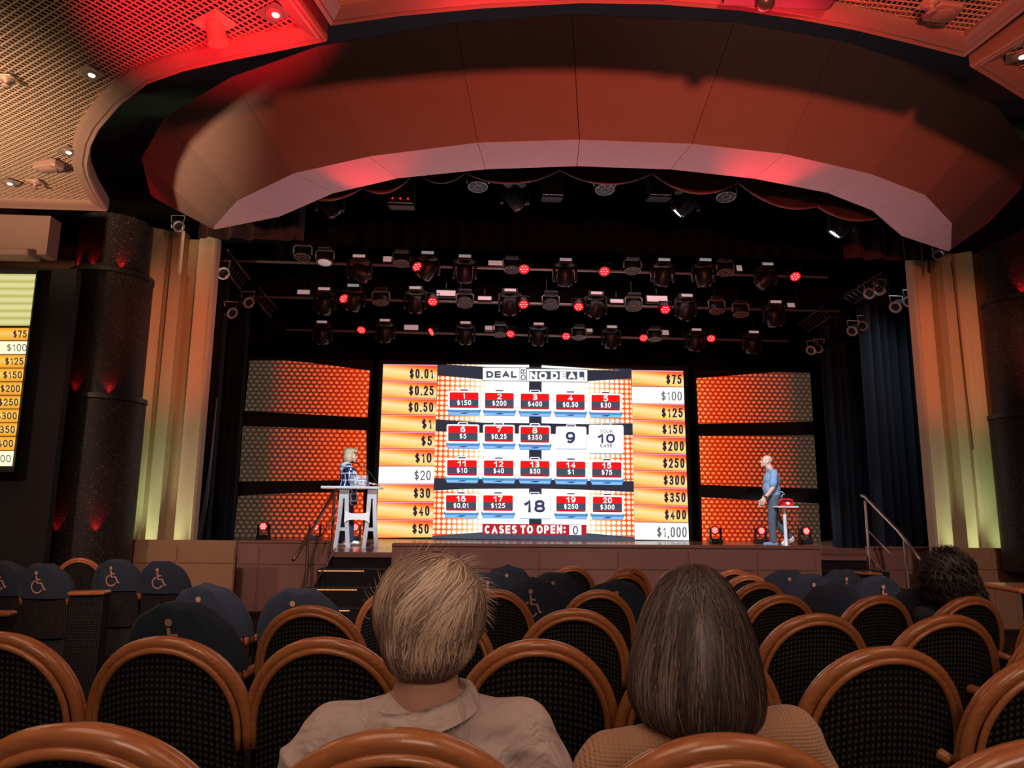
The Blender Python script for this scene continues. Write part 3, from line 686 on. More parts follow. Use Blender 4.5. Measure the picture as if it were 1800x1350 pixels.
def row_build2(x, u, v):
    c = x.ramp(v, [(0.0, (.9, .33, .03)), (.3, (.95, .50, .05)), (.55, (.98, .62, .16)), (.8, (.95, .50, .05)), (1.0, (.9, .33, .03))])
    gl = x.ramp(u, [(0, (1, 1, .9)), (.8, (1, 1, .9)), (.97, (0, 0, 0))]); f = x.math('MULTIPLY', x.n('ShaderNodeSeparateColor').outputs[0], .9)
    sc = [n for n in x.nt.nodes if n.type == 'SEPARATE_COLOR'][0]; x.l(gl, sc.inputs[0])
    return c, 1.0
E_ROW2 = uv_emit('led_side_row', row_build2)
def dots(x, u, v, su, sv, rad, stag):
    """u, v in metres; returns the mask of the dot grid"""
    row = x.math('FLOOR', x.math('MULTIPLY', v, sv))
    off = x.math('MULTIPLY', x.math('MODULO', x.math('ABSOLUTE', row), 2.0), .5) if stag else 0.0
    fu = x.math('SUBTRACT', x.math('FRACT', x.math('ADD', x.math('MULTIPLY', u, su), off)), .5)
    fv = x.math('SUBTRACT', x.math('FRACT', x.math('MULTIPLY', v, sv)), .5)
    d = x.math('SQRT', x.math('ADD', x.math('MULTIPLY', fu, fu), x.math('MULTIPLY', fv, fv)))
    return d, x.math('LESS_THAN', d, rad)
def side_build(flip):
    def f(x, u, v):
        d, m = dots(x, u, v, 8.3, 11.5, .345, True)
        t = x.math('DIVIDE', u, 2.75)
        if flip: t = x.math('SUBTRACT', 1.0, t)
        bgc = x.ramp(t, [(0.0, (.030, .020, .013)), (.2, (.042, .022, .014)), (.5, (.14, .018, .008)), (.8, (.48, .018, .002)), (1, (.66, .035, .003))])
        dt = x.ramp(t, [(0.0, (.085, .055, .034)), (.18, (.11, .060, .035)), (.32, (.55, .085, .032)), (.6, (.90, .12, .035)), (.88, (1.0, .17, .05)), (1, (1.0, .36, .12))])
        return x.mix(m, bgc, dt), .95
    return f
E_DOTL = uv_emit('led_dots', side_build(False)); E_DOTR = uv_emit('led_dots_mirrored', side_build(True))
def centre_build(x, u, v):
    a = x.math('ABSOLUTE', x.math('DIVIDE', u, 2.15))          # 0 at the middle, 1 at the edge
    d, m = dots(x, u, v, 9.2, 9.2, .40, False)
    bgc = x.ramp(a, [(0.0, (1, 1, 1)), (.40, (1, 1, 1)), (.60, (.86, .62, .32)), (.74, (.90, .36, .10)), (.9, (.93, .11, .02)), (1, (.92, .09, .02))])
    dt = x.ramp(a, [(0.0, (1, 1, 1)), (.8, (1.0, .95, .85)), (1, (1.0, .72, .42))])
    # near the middle the gaps shrink to small grey crosses
    k = x.ramp(a, [(0.0, (0, 0, 0)), (.28, (0, 0, 0)), (.62, (1, 1, 1))]); sc = x.n('ShaderNodeSeparateColor'); x.l(k, sc.inputs[0])
    thr = x.math('ADD', .40, x.math('MULTIPLY', x.math('SUBTRACT', 1.0, sc.outputs[0]), .32))
    m2 = x.math('LESS_THAN', d, thr)
    return x.mix(m2, bgc, dt), 1.1
E_CENT = uv_emit('led_centre_dots', centre_build)
def sheet(name, pts, Y, m, parent, uv=None, org=None):
    mb = MB(); ps = [U(a, b_, Y) for a, b_ in pts]; mb.poly(ps)
    if uv == 'm': mb.uv = [((p.x-org[0]), (p.z-org[1])) for p in ps]
    elif uv: mb.uv = uv
    return mb.build(name, m, parent)
def screen_body(t, x0, x1, z0, z1, Y):
    mb = MB(); mb.box(((x0+x1)/2, Y+.09, (z0+z1)/2), (x1-x0, .14, z1-z0)); mb.build('cabinet', M_COVE, t)
# side screens
for nm, lab, quads, m, xo in (
    ('led_screen', 'left LED screen of three orange dotted bands behind the lectern',
     [[(439, 634), (500, 634), (540, 637), (650, 651.5), (646, 734), (430, 722)], [(427, 749), (540, 752.5), (644, 756.5), (644, 843), (420.5, 846.7)], [(418.7, 872), (460, 869), (520, 866.7), (638.7, 865), (638, 949), (411, 949)]], E_DOTL, 411),
    ('led_screen', 'right LED screen of three orange dotted bands behind the man in the blue shirt',
     [[(1224, 665), (1359, 654.5), (1424, 655.5), (1429, 741), (1227.6, 745)], [(1228.7, 766.7), (1431, 765), (1437, 859), (1232, 852)], [(1233, 874), (1340, 880), (1439, 885), (1443, 957), (1234.5, 955)]], E_DOTR, 1224)):
    x0 = min(U(a, b_, YS)[0] for q in quads for a, b_ in q); x1 = max(U(a, b_, YS)[0] for q in quads for a, b_ in q)
    t = thing(nm, lab, 'screen', ((x0+x1)/2, YS, SZ), group=None)
    screen_body(t, x0-.02, x1+.02, SZ+.002, U(540, 630, YS)[2] if xo == 411 else U(1359, 652, YS)[2], YS)
    for q in quads: sheet('dotted_band', q, YS-.01, m, t, 'm', (x0, SZ))
# centre screen
cs = thing('led_screen', 'centre LED screen showing the game board with numbered cases and prices', 'screen', (1.3, YS, SZ))
screen_body(cs, U(659, 800, YS)[0], U(1214, 800, YS)[0], SZ+.002, U(940, 638, YS)[2], YS)
Y1, Y2, Y3, Y4, Y5 = YS-.006, YS-.012, YS-.018, YS-.024, YS-.03
xo = U(940, 800, YS)[0]
sheet('backdrop', [(761, 641), (1110, 648), (1117, 951), (757, 945)], Y1, E_SLATE if 0 else E_DARK, cs)
for q in ([(783, 640.5), (860, 645.5), (930, 646), (930, 641.5), (860, 641)], [(952, 642), (952, 646.5), (1030, 650.5), (1092, 651)],
          [(770, 660), (850, 667), (930, 670), (930, 744), (850, 743), (766, 737)], [(952, 670), (1030, 670), (1109, 665.5), (1112, 744.5), (1030, 745.5), (952, 744)],
          [(765, 758), (850, 761), (930, 762.5), (930, 842), (850, 842), (763, 840)], [(952, 762.5), (1030, 764), (1112, 765), (1114, 846), (1030, 845), (952, 843)],
          [(763, 862), (820, 859.5), (930, 859), (930, 938), (850, 935.5), (760, 941.5)], [(952, 859), (1030, 861), (1114, 865), (1115.5, 944.5), (1030, 937), (952, 938)]):
    sheet('dotted_band', q, Y2, E_CENT, cs, 'm', (xo, 0.75))
sheet('dark_strip', [(759, 941), (850, 936), (1030, 938), (1117, 946), (1117, 951), (757, 946)], Y1-.002, E_SLATE, cs)
# price boards
def board(rows, xl, xr, ys, whites, txt_r, Y0=YS, lean=(0, 0)):
    for i, s in enumerate(rows):
        f0, f1 = (ys[i]-ys[0])/(ys[-1]-ys[0]), (ys[i+1]-ys[0])/(ys[-1]-ys[0])
        L = lambda f: xl[0]+(xl[1]-xl[0])*f
        Q = lambda f: xr[0]+(xr[1]-xr[0])*f
        y0, y1 = ys[i], ys[i+1]; wt = i in whites
        dy0, dy1 = lean[0]*(1-f0)+lean[1]*f0, lean[0]*(1-f1)+lean[1]*f1
        o = sheet('price_row', [(L(f1), y1-.6), (Q(f1), y1+dy1-.6), (Q(f0), y0+dy0+.5), (L(f0), y0+.5)], Y2, E_WHITE if wt else E_ROW, cs, [(0, 0), (1, 0), (1, 1), (0, 1)])
        if not wt:
            sheet('edge_line', [(L(f0), y0+1.3), (Q(f0), y0+dy0+1.3), (Q(f0), y0+dy0), (L(f0), y0)], Y3, E_PINK, cs)
            sheet('edge_line', [(L(f1), y1+.2), (Q(f1), y1+dy1+.2), (Q(f1), y1+dy1-.9), (L(f1), y1-.9)], Y3, E_DRED, cs)
        ax, w_, h_ = txt_r[i]; cy = (y0+y1)/2+(dy0+dy1)/2+.6
        mb = MB(); text_fit(mb, s, ax-w_, cy-h_/2, ax, cy+h_/2, Y4, .0 if wt else .018); mb.build('price_text', E_TEXTG if wt else E_TEXT, cs)
ysl = [640.2, 670, 699.9, 728.9, 759.2, 789, 819.6, 850.7, 882.4, 913.8, 945.9]
board(['$0.01', '$0.25', '$0.50', '$1', '$5', '$10', '$20', '$30', '$40', '$50'], (673.7, 661), (769, 760), ysl, (6,),
      [(762.0, 42, 17), (762.4, 43.5, 17), (761.5, 43.5, 17), (759.3, 18, 17), (759.3, 19, 17), (758.5, 29, 17), (757.3, 29, 17), (756.2, 29, 17.5), (754.8, 29, 17.5), (753.8, 29, 17.5)], lean=(1.3, -1.0))
ysr = [650.6, 679, 709, 738, 767, 797, 827, 857, 887.6, 917.6, 949]
board(['$75', '$100', '$125', '$150', '$200', '$250', '$300', '$350', '$400', '$1,000'], (1110, 1116), (1201, 1211), ysr, (1, 9),
      [(1198, 27, 16.5), (1198.5, 36, 16), (1200, 37, 16.5), (1200.8, 36.5, 16.5), (1202, 37.5, 17), (1203, 37.5, 17), (1204, 37.5, 17), (1205, 37.5, 17), (1206, 37.5, 17), (1207, 52, 18)], lean=(1.5, 1.5))
# title blocks
def rect(name, x0, y0, x1, y1, Y, m, sk=.012): return sheet(name, [(x0, y1), (x1, y1+sk*(x1-x0)), (x1, y0+sk*(x1-x0)), (x0, y0)], Y, m, cs)
rect('title_box', 847.5, 645, 930, 669.5, Y3, E_DARK); rect('title_box', 848.8, 646.2, 913.5, 668.5, Y4, E_WHITE)
rect('title_box', 925, 647.5, 1033.5, 671, Y3, E_DARK); rect('title_box', 926, 648.5, 1032.3, 670, Y4, E_WHITE)
rect('title_box', 914.3, 646.8, 924.6, 669.2, Y4, E_WHITE)
mb = MB(); text_fit(mb, 'DEAL', 854.7, 652.2, 908.5, 664.2, Y5, .055); mb.build('title_text', E_SLATE, cs)
mb = MB(); text_fit(mb, 'OR', 915.3, 648.5, 924, 668.5, Y5, .02, 1); mb.build('title_text', E_SLATE, cs)
rect('title_bar', 930.5, 652, 1027, 666.2, Y5, E_SLATE)
mb = MB(); text_fit(mb, 'NO DEAL', 931.5, 653.5, 1025.5, 667, Y5-.006, .06); mb.build('title_text', E_WHITE, cs)
rect('counter_bar', 848, 920.5, 1031, 938.5, Y3, E_DRED)
mb = MB(); text_fit(mb, 'CASES TO OPEN:', 852, 923.5, 994, 937.8, Y4, .04); mb.build('counter_text', E_WHITE, cs)
rect('counter_box', 1000.5, 923, 1022, 940, Y4, E_WHITE)
mb = MB(); text_fit(mb, '0', 1007.2, 924.6, 1016, 939.8, Y5, .004); mb.build('counter_text', E_NAVYT, cs)
# the cases
def rrect(x0, y0, x1, y1, r, sk=.012):
    pts = []
    for cx, cy, a in ((x1-r, y1-r, 0), (x0+r, y1-r, 90), (x0+r, y0+r, 180), (x1-r, y0+r, 270)):
        for k in range(4): t = R(a+30*k); pts.append((cx+r*math.cos(t), cy+r*math.sin(t)+sk*(cx-x0)))
    return list(reversed(pts))
def case(n, amt, x0, y0, x1):
    h = 27.2; cx = (x0+x1)/2
    sheet('case_handle', [(cx-9.5, y0-3), (cx+9.5, y0-2.8), (cx+7.8, y0-6.3), (cx-7.8, y0-6.5)], Y3, E_WHITE, cs)
    sheet('case_handle', [(cx-7, y0-3), (cx+7, y0-2.8), (cx+6.2, y0-5), (cx-6.2, y0-5.1)], Y4, E_NAVYT, cs)
    sheet('case_rim', rrect(x0-2.8, y0-2.8, x1+2.8, y0+h+3.5, 3), Y4, E_WHITE, cs)
    sheet('case_base', [(x0-4.6, y0+h+2.8), (x0-.6, y0+h+13), (x1+1.2, y0+h+13.9), (x1+4.8, y0+h+3.6)], Y3, E_BLUE, cs)
    sheet('case_base', [(x0-1.8, y0+h+8), (x0+.2, y0+h+12), (x1+.5, y0+h+12.8), (x1+2, y0+h+8.6)], Y4-.001, E_LBLUE, cs)
    sheet('case_catch', [(cx-9, y0+h+10.2), (cx-2, y0+h+8.6), (cx+9, y0+h+8.6), (cx+3, y0+h+10.8)], Y5-.002, E_DBLUE, cs)
    sheet('case_head', rrect(x0, y0, x1, y0+h, 2), Y5, E_RED, cs)
    sheet('case_amount_bar', [(x0, y0+12), (x0, y0+23.9), (x1, y0+24.5), (x1, y0+12.6)], Y5-.006, E_SLATE, cs)
    sheet('case_line', [(x0+.3, y0+24.2), (x0+.3, y0+26.6), (x1-.3, y0+27.2), (x1-.3, y0+24.8)], Y5-.006, E_DRED, cs)
    mb = MB(); w_ = (4.5 if n == 1 else 8.4) if n < 10 else 16; text_fit(mb, str(n), cx-w_/2, y0+1.2, cx+w_/2, y0+11.4, Y5-.012, .03)
    wa = {2: 12, 3: 18.5, 4: 25, 5: 27}[len(amt)]; text_fit(mb, amt, cx-wa/2, y0+13.8, cx+wa/2, y0+22.8, Y5-.012, .018); mb.build('case_text', E_WHITE, cs)
X1 = [(790.4, 841), (852.6, 903), (915.3, 965.3), (977.6, 1027.7), (1039.7, 1089.7)]
for i, a in enumerate(('$150', '$200', '$400', '$0.50', '$30')): case(i+1, a, X1[i][0], (689.5, 690.5, 691.7, 693, 694)[i], X1[i][1])
for i, a in enumerate(('$5', '$0.25', '$350')): case(i+6, a, (787.8, 852, 915)[i], (748.3, 749, 750.4)[i], (839.6, 902, 965.3)[i])
for i, a in enumerate(('$10', '$40', '$50', '$1', '$75')): case(i+11, a, (786, 850.6, 914.7, 978, 1041)[i], (808.5, 809.3, 810, 811, 812)[i], (838, 902.5, 965.8, 1029, 1092.3)[i])
for i, a, x0, y0, x1 in ((16, '$0.01', 784, 870.2, 837), (17, '$125', 849.5, 870.4, 901.4), (19, '$250', 978, 872, 1029.4), (20, '$300', 1042, 873, 1093.4)): case(i, a, x0, y0, x1)
def white_case(x0, y0, x1, y1, tx):
    cx = (x0+x1)/2
    sheet('case_handle', [(cx-9.5, y0+1), (cx+9.5, y0+1), (cx+7.8, y0-3.6), (cx-7.8, y0-3.6)], Y3, E_WHITE, cs)
    sheet('case_handle', [(cx-7.5, y0), (cx+7.5, y0), (cx+6.8, y0-2.2), (cx-6.8, y0-2.2)], Y4, E_NAVYT, cs)
    sheet('case_base', rrect(x0+.5, y0+1, x1+.5, y1+1.2, 3), Y4, E_BLUE, cs)
    sheet('case_front', rrect(x0, y0, x1, y1, 3), Y5, E_WHITE, cs)
    mb = MB()
    for s, a, b_, c, d, bo in tx: text_fit(mb, s, a, b_, c, d, Y5-.012, bo)
    mb.build('case_text', E_NAVYT, cs)
white_case(977, 749.5, 1030.7, 788.5, [('9', 994.5, 759, 1011, 779.3, .035)])
white_case(1035, 746.5, 1096, 796.3, [('YOUR', 1054.5, 755.3, 1077, 761.3, .0), ('10', 1051, 762.6, 1081, 778.7, .04), ('CASE', 1055, 780, 1076.5, 786.5, .02)])
white_case(911.8, 868.5, 967.4, 910.8, [('18', 921.5, 879, 958, 900.7, .035)])
# light reflected off the screens' whole face already comes from their emission

# side relay screen at the far left
ss = thing('side_screen', 'side screen cut off by the left edge, relaying the list of prices', 'screen', U(-60, 820, 7.6))
YL = 7.62
mb = MB(); q = [U(68, 474, YL), U(24, 832, YL)]; mb.add([U(-260, 474, YL+.02), U(66, 474, YL+.02), U(24, 830, YL+.02), U(-260, 832, YL+.02), U(-260, 474, YL+.09), U(66, 474, YL+.09), U(24, 830, YL+.09), U(-260, 832, YL+.09)],
   [(0, 1, 2, 3), (7, 6, 5, 4), (0, 4, 5, 1), (1, 5, 6, 2), (2, 6, 7, 3), (3, 7, 4, 0)]); mb.build('bezel', M_BLK, ss)
def stripe_build(x, u, v):
    s = x.math('ABSOLUTE', x.math('SINE', x.math('MULTIPLY', v, 22.0)))
    c = x.mix(s, (.52, .50, .13), (.86, .80, .36)); return c, .9
E_STRIPE = uv_emit('led_stripes', stripe_build)
XR = lambda y: 63+(22-63)*(y-482)/(822-482)
sheet('striped_band', [(-250, 572.5), (XR(572.5), 572.5), (XR(482), 482), (-250, 478)], YL, E_STRIPE, ss, [(0, 0), (1, 0), (1, 1), (0, 1)])
yb = [575.5, 599, 623, 647, 671, 695, 719, 743, 767, 792, 820]
E_LROW = emat('led_pale_row', (1.0, .93, .62), 1.1)
for i, (s, ax, w_) in enumerate((('$75', 47, 24), ('$100', 47, 35), ('$125', 41, 32), ('$150', 38.5, 33), ('$200', 35, 34), ('$250', 32, 35), ('$300', 29.5, 36), ('$350', 26, 36), ('$400', 23, 37), ('$1,000', 19, 50))):
    y0, y1 = yb[i]+.8, yb[i+1]-.8
    sheet('price_row', [(-250, y1), (XR(y1)-1, y1), (XR(y0)-1, y0), (-250, y0)], YL, E_LROW if i in (1, 9) else E_ROW2, ss, [(0, 0), (1, 0), (1, 1), (0, 1)])
    mb = MB(); cy = (y0+y1)/2; text_fit(mb, s, ax-w_, cy-6.3, ax, cy+6.3, YL-.006, .0 if i in (1, 9) else .012); mb.build('price_text', E_TEXTG if i in (1, 9) else E_TEXT, ss)

# ---------------------------------------------------------------- stage lighting rig
rows = {'front': (11.0, 456, 474, 470, 1400), 'middle': (12.3, 516, 538, 480, 1420), 'rear': (13.6, 574, 592, 560, 1330)}
for k, (Y, ya, yb_, xa, xb) in rows.items():
    a, b_ = U(xa-60, ya+4, Y), U(xb+60, yb_+4, Y); z = (a.z+b_.z)/2
    t = thing('lighting_bar', '%s steel bar carrying the row of stage lamps' % k, 'lighting bar', ((a.x+b_.x)/2, Y+.12, z))
    mb = MB(); mb.cyl((a.x, Y+.12, z), (b_.x, Y+.12, z), .022, n=10); mb.build('pipe', M_GREYMETAL, t, True)
    mb = MB()
    for i in range(7): xx = a.x+(b_.x-a.x)*(i+.5)/7; mb.cyl((xx, Y+.12, z), (xx, Y+.12, 6.9), .006, n=6)
    mb.build('suspension_wire', M_BLK, t)
BARZ = {k: (U(xa-60, ya+4, Y).z+U(xb+60, yb_+4, Y).z)/2 for k, (Y, ya, yb_, xa, xb) in rows.items()}
ORD = ['first', 'second', 'third', 'fourth', 'fifth', 'sixth', 'seventh', 'eighth', 'ninth', 'tenth', 'eleventh', 'twelfth']
protos = {}
def rot_to(d): return Vector((0, 0, -1)).rotation_difference(Vector(d).normalized()).to_matrix()
def moving_head(t, s, tilt, lens=None):
    """hanging moving-head lamp: base box, yoke arms, rounded head"""
    M = Matrix.Rotation(tilt[0], 3, 'X') @ Matrix.Rotation(tilt[1], 3, 'Y')
    mb = MB(); mb.rbox((0, 0, .20*s), (.30*s, .26*s, .12*s), .02*s); mb.build('base', M_BLK, t, world=False)
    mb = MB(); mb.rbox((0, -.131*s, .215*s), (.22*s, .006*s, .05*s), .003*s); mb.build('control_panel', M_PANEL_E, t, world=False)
    mb = MB()
    for sx in (-1, 1):
        mb.rbox((sx*.20*s, 0, .0), (.05*s, .11*s, .34*s), .02*s)
    mb.rbox((0, 0, .155*s), (.44*s, .11*s, .04*s), .012*s); mb.build('yoke', M_DARK, t, True, False, 40)
    mb = MB(); prof = [(.0, .15), (.10, .145), (.135, .11), (.15, .02), (.152, -.08), (.14, -.17), (.125, -.20), (.115, -.20), (.10, -.185), (0, -.185)]
    h = mb
    h.lathe([(a*s, b_*s) for a, b_ in prof], (0, 0, -.05*s), 20, M); h.build('head', M_DARK, t, True, False, 50)
    mb = MB(); mb.lathe([(.0, -.187*s), (.10*s, -.187*s), (.10*s, -.18*s)], (0, 0, -.05*s), 20, M); mb.build('lens', lens or M_LENS, t, True, False)
    mb = MB()
    for k in (-1, 1): mb.tube([M @ Vector((k*.11*s, -.08*s, -.16*s))+Vector((0, 0, -.05*s)), M @ Vector((k*.05*s, -.135*s, -.19*s))+Vector((0, 0, -.05*s))], .012*s, 6)
    mb.build('bumper', M_GREYMETAL, t, True, False)
def ring_wash(t, s, tilt, on=None):
    """wash lamp hanging face down, its face a spoked ring of lenses"""
    M = Matrix.Rotation(tilt[0], 3, 'X') @ Matrix.Rotation(tilt[1], 3, 'Y')
    mb = MB(); mb.rbox((0, 0, .20*s), (.26*s, .22*s, .07*s), .02*s); mb.build('base', M_BLK, t, world=False)
    mb = MB(); mb.tube([(-.16*s, 0, .0), (-.16*s, 0, .14*s), (-.11*s, 0, .17*s), (.11*s, 0, .17*s), (.16*s, 0, .14*s), (.16*s, 0, 0)], .014*s, 8); mb.build('yoke', M_GREYMETAL, t, True, False)
    mb = MB(); mb.lathe([(0, .09*s), (.09*s, .085*s), (.14*s, .04*s), (.15*s, -.05*s), (.14*s, -.06*s), (.0, -.055*s)], (0, 0, 0), 24, M); mb.build('head', M_BLK, t, True, False, 40)
    mb = MB()
    ring = lambda r: [M @ Vector((r*s*math.cos(a), r*s*math.sin(a), -.064*s)) for a in (2*math.pi*k/24 for k in range(24))]
    mb.tube(ring(.142), .006*s, 5, closed=True); mb.tube(ring(.055), .004*s, 5, closed=True)
    for k in range(7):
        a = 2*math.pi*k/7; mb.tube([M @ Vector((.055*s*math.cos(a), .055*s*math.sin(a), -.064*s)), M @ Vector((.142*s*math.cos(a), .142*s*math.sin(a), -.064*s))], .004*s, 4)
    mb.build('face_ring', M_GREYMETAL, t, True, False)
def led_par(t, s, tilt, bar=(.18, .05)):
    M = Matrix.Rotation(tilt[0], 3, 'X') @ Matrix.Rotation(tilt[1], 3, 'Y')
    mb = MB(); mb.lathe([(0, .12*s), (.09*s, .115*s), (.115*s, .08*s), (.12*s, -.05*s), (.125*s, -.065*s), (.11*s, -.065*s), (.10*s, -.05*s), (0, -.05*s)], (0, 0, 0), 20, M); mb.build('housing', M_BLK, t, True, False, 40)
    mb = MB(); mb.tube([(-.14*s, 0, 0), (-.14*s, 0, .16*s), (.14*s, 0, .16*s), (.14*s, 0, 0)], .012*s, 6); mb.tube([(0, 0, .16*s), (0, bar[0]*.5, .18*s), (0, bar[0], bar[1])], .015*s, 8); mb.build('bracket', M_DARK, t, True, False)
    mb = MB(); mb.lathe([(0, -.053*s), (.108*s, -.053*s), (.108*s, -.05*s)], (0, 0, 0), 20, M); fc = mb.build('face', M_RED_E, t, True, False)
    mb = MB()
    for k in range(7):
        a = 2*math.pi*k/6; r = .062*s if k else 0
        mb.ell(M @ Vector((r*math.cos(a), r*math.sin(a), -.056*s)), (.017*s, .017*s, .009*s), None, 10, 6)
    mb.build('led', M_HOT_E, fc, True, False)
def strobe(t, w_, h_, tilt):
    M = Matrix.Rotation(tilt[0], 3, 'X') @ Matrix.Rotation(tilt[1], 3, 'Y')
    mb = MB(); mb.rbox((0, .03, 0), (w_+.03, .08, h_+.03), .008, M); mb.build('housing', M_BLK, t, world=False)
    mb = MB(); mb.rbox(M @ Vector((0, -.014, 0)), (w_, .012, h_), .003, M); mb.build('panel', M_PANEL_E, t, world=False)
    mb = MB(); mb.cyl((0, .04, h_/2), (0, .06, h_/2+.16), .012, n=6); mb.build('clamp', M_DARK, t, True, False)
NAMES = {'A': ('moving_head_light', 'black moving head lamp', 'stage light'), 'B': ('wash_light', 'black round wash lamp with spoked face', 'stage light'),
         'C': ('led_par_light', 'red glowing LED lamp', 'stage light'), 'D': ('strobe_panel', 'pale rectangular strobe panel', 'stage light')}
rig = {'front': [('B', 532, 447, 1), ('W', 571, 456, 1), ('A', 632, 474, -.9), ('D', 681, 456, (15, 9)), ('B', 706, 458, 1), ('C', 732, 467, -.5), ('A', 752, 468, .4), ('A', 817, 474, 0), ('D', 871, 463, (26, 8)), ('B', 900, 469, 1), ('C', 921, 471, 0), ('A', 993, 480, 0), ('C', 1062, 475, .05), ('B', 1112, 471, 1), ('A', 1165, 480, .1), ('A', 1237, 480, -.15, 1), ('B', 1275, 474, 1), ('D', 1299, 472, (10, 10)), ('A', 1346, 486, .6), ('C', 1397, 484, .15)],
       'middle': [('D', 534, 514, (22, 7)), ('A', 571, 530, .15), ('C', 603, 523, -.6), ('A', 622, 524, .2), ('B', 669, 527, 1), ('A', 730, 528, 0), ('C', 761, 528, .05), ('D', 784, 516, (34, 9)), ('B', 817, 531, 1), ('D', 852, 525, (24, 6)), ('A', 896, 532, 0), ('C', 920, 533, -.05), ('B', 968, 534, 1), ('C', 1017, 537, .1), ('A', 1047, 537, .2), ('D', 1084, 530, (24, 6)), ('B', 1114, 537, 1), ('D', 1155, 526, (38, 10)), ('C', 1169, 542, .1), ('A', 1205, 541, .2), ('B', 1260, 542, 1), ('B', 1302, 548, 1), ('A', 1360, 552, -.2), ('D', 1390, 537, (14, 7))],
       'rear': [('A', 567, 585, 0), ('C', 636, 578, .1), ('A', 677, 582, 0), ('D', 723, 576, (25, 8)), ('C', 761, 582, .9), ('A', 818, 586, 0), ('D', 861, 577, (17, 7)), ('B', 879, 584, 1), ('C', 898, 585, .2), ('A', 946, 588, 0), ('C', 995, 589, .05), ('B', 1018, 589, 1), ('D', 1036, 581, (11, 5)), ('A', 1074, 593, 0), ('C', 1131, 592, .1), ('B', 1151, 592, 1), ('D', 1169, 585, (13, 8)), ('A', 1222, 598, .1), ('C', 1250, 593, .3), ('A', 1322, 602, 0)]}
for rk, items in rig.items():
    Y = rows[rk][0]; cnt = {}
    sc_ = {'front': .88, 'middle': .92, 'rear': .88}[rk]
    for it in items:
        k, px, py, tl = it[:4]
        kk = 'B' if k == 'W' else k; cnt[kk] = cnt.get(kk, 0)+1
        nm, lb, cat = NAMES[kk]
        lab = '%s, %s from the left on the %s lighting bar' % (lb, ORD[cnt[kk]-1], rk)
        Yo = Y - (.06 if k == 'C' else 0) + (.08 if k == 'D' else 0)
        p = U(px, py, Yo); t = thing(nm, lab, cat, p, 0, '%s on the %s lighting bar' % ({'A': 'moving heads', 'B': 'round wash lamps', 'C': 'red LED lamps', 'D': 'strobe panels'}[kk], rk))
        if k == 'A': moving_head(t, sc_*(1.0 if tl < .5 else .95), (R(22), tl*1.25), M_WHT_E if len(it) > 4 else None)
        elif k in 'BW':
            ring_wash(t, sc_*1.02, (R(-9), 0))
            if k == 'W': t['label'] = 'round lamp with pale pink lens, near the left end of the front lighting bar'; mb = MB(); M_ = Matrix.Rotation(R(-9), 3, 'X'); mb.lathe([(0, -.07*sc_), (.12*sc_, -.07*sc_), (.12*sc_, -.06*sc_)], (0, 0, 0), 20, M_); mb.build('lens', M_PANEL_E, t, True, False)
        elif k == 'C': led_par(t, .88*sc_, (R(-42), tl*.9), (.18, BARZ[rk]-p.z))
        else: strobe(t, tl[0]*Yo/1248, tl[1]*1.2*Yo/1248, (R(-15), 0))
# lamps just behind the valance
for nm, px, py, kind, lab, tl in (('wash_light', 840, 322, 'B', 'round wash lamp just below the swags, left of the middle', 0), ('wash_light', 1063, 327, 'B', 'round wash lamp just below the swags, right of the middle', 0), ('wash_light', 1276, 340, 'B', 'round wash lamp below the swags beside the red lit fold', 0),
        ('moving_head_light', 905, 340, 'A', 'large dark moving head tilted down just below the swags', -.7), ('moving_head_light', 1205, 352, 'A', 'moving head with a pale lens pointing down left below the swags', .75), ('moving_head_light', 1480, 388, 'A', 'moving head with a bright lens near the right end of the valance', .6), ('moving_head_light', 580, 352, 'A', 'dark moving head below the left side of the valance', -.6)):
    p = U(px, py, 8.7); t = thing(nm, lab, 'stage light', p)
    if kind == 'B': ring_wash(t, .88, (R(-9), 0))
    else: moving_head(t, .85, (R(25), tl), M_WHT_E if 'lens' in lab else None)
    mb = MB(); mb.cyl((0, 0, .18), (0, 0, 6.94-p.z), .012, n=8); mb.build('hanger', M_BLK, t, True, False)
for px, py, w_, lab in ((970, 338, 40, 'plain black loudspeaker box above the middle of the stage'), (1158, 338, 44, 'plain black loudspeaker box above the stage, right of the middle'), (706, 352, 48, 'black box with three tiny red indicator lights below the swags')):
    p = U(px, py, 9.0); t = thing('loudspeaker', lab, 'loudspeaker', p)
    mb = MB(); mb.rbox((0, 0, .06), (w_*9/1248, .3, .32), .015, (R(12), 0, 0)); mb.build('cabinet', M_BLK, t, world=False)
    mb = MB(); mb.rbox((0, -.15, -.10), (w_*8.6/1248, .012, .012), .003); mb.build('rim', M_GREYMETAL, t, world=False)
    mb = MB(); mb.cyl((0, .05, .2), (0, .05, 1.6), .015, n=8); mb.build('hanger', M_BLK, t, True, False)
    if 'three' in lab:
        for k in (-1, 0, 1): mb = MB(); mb.ell((k*.10, -.17, -.05), (.012, .012, .012), None, 8, 6); mb.build('indicator', M_RED_E, t, True, False)
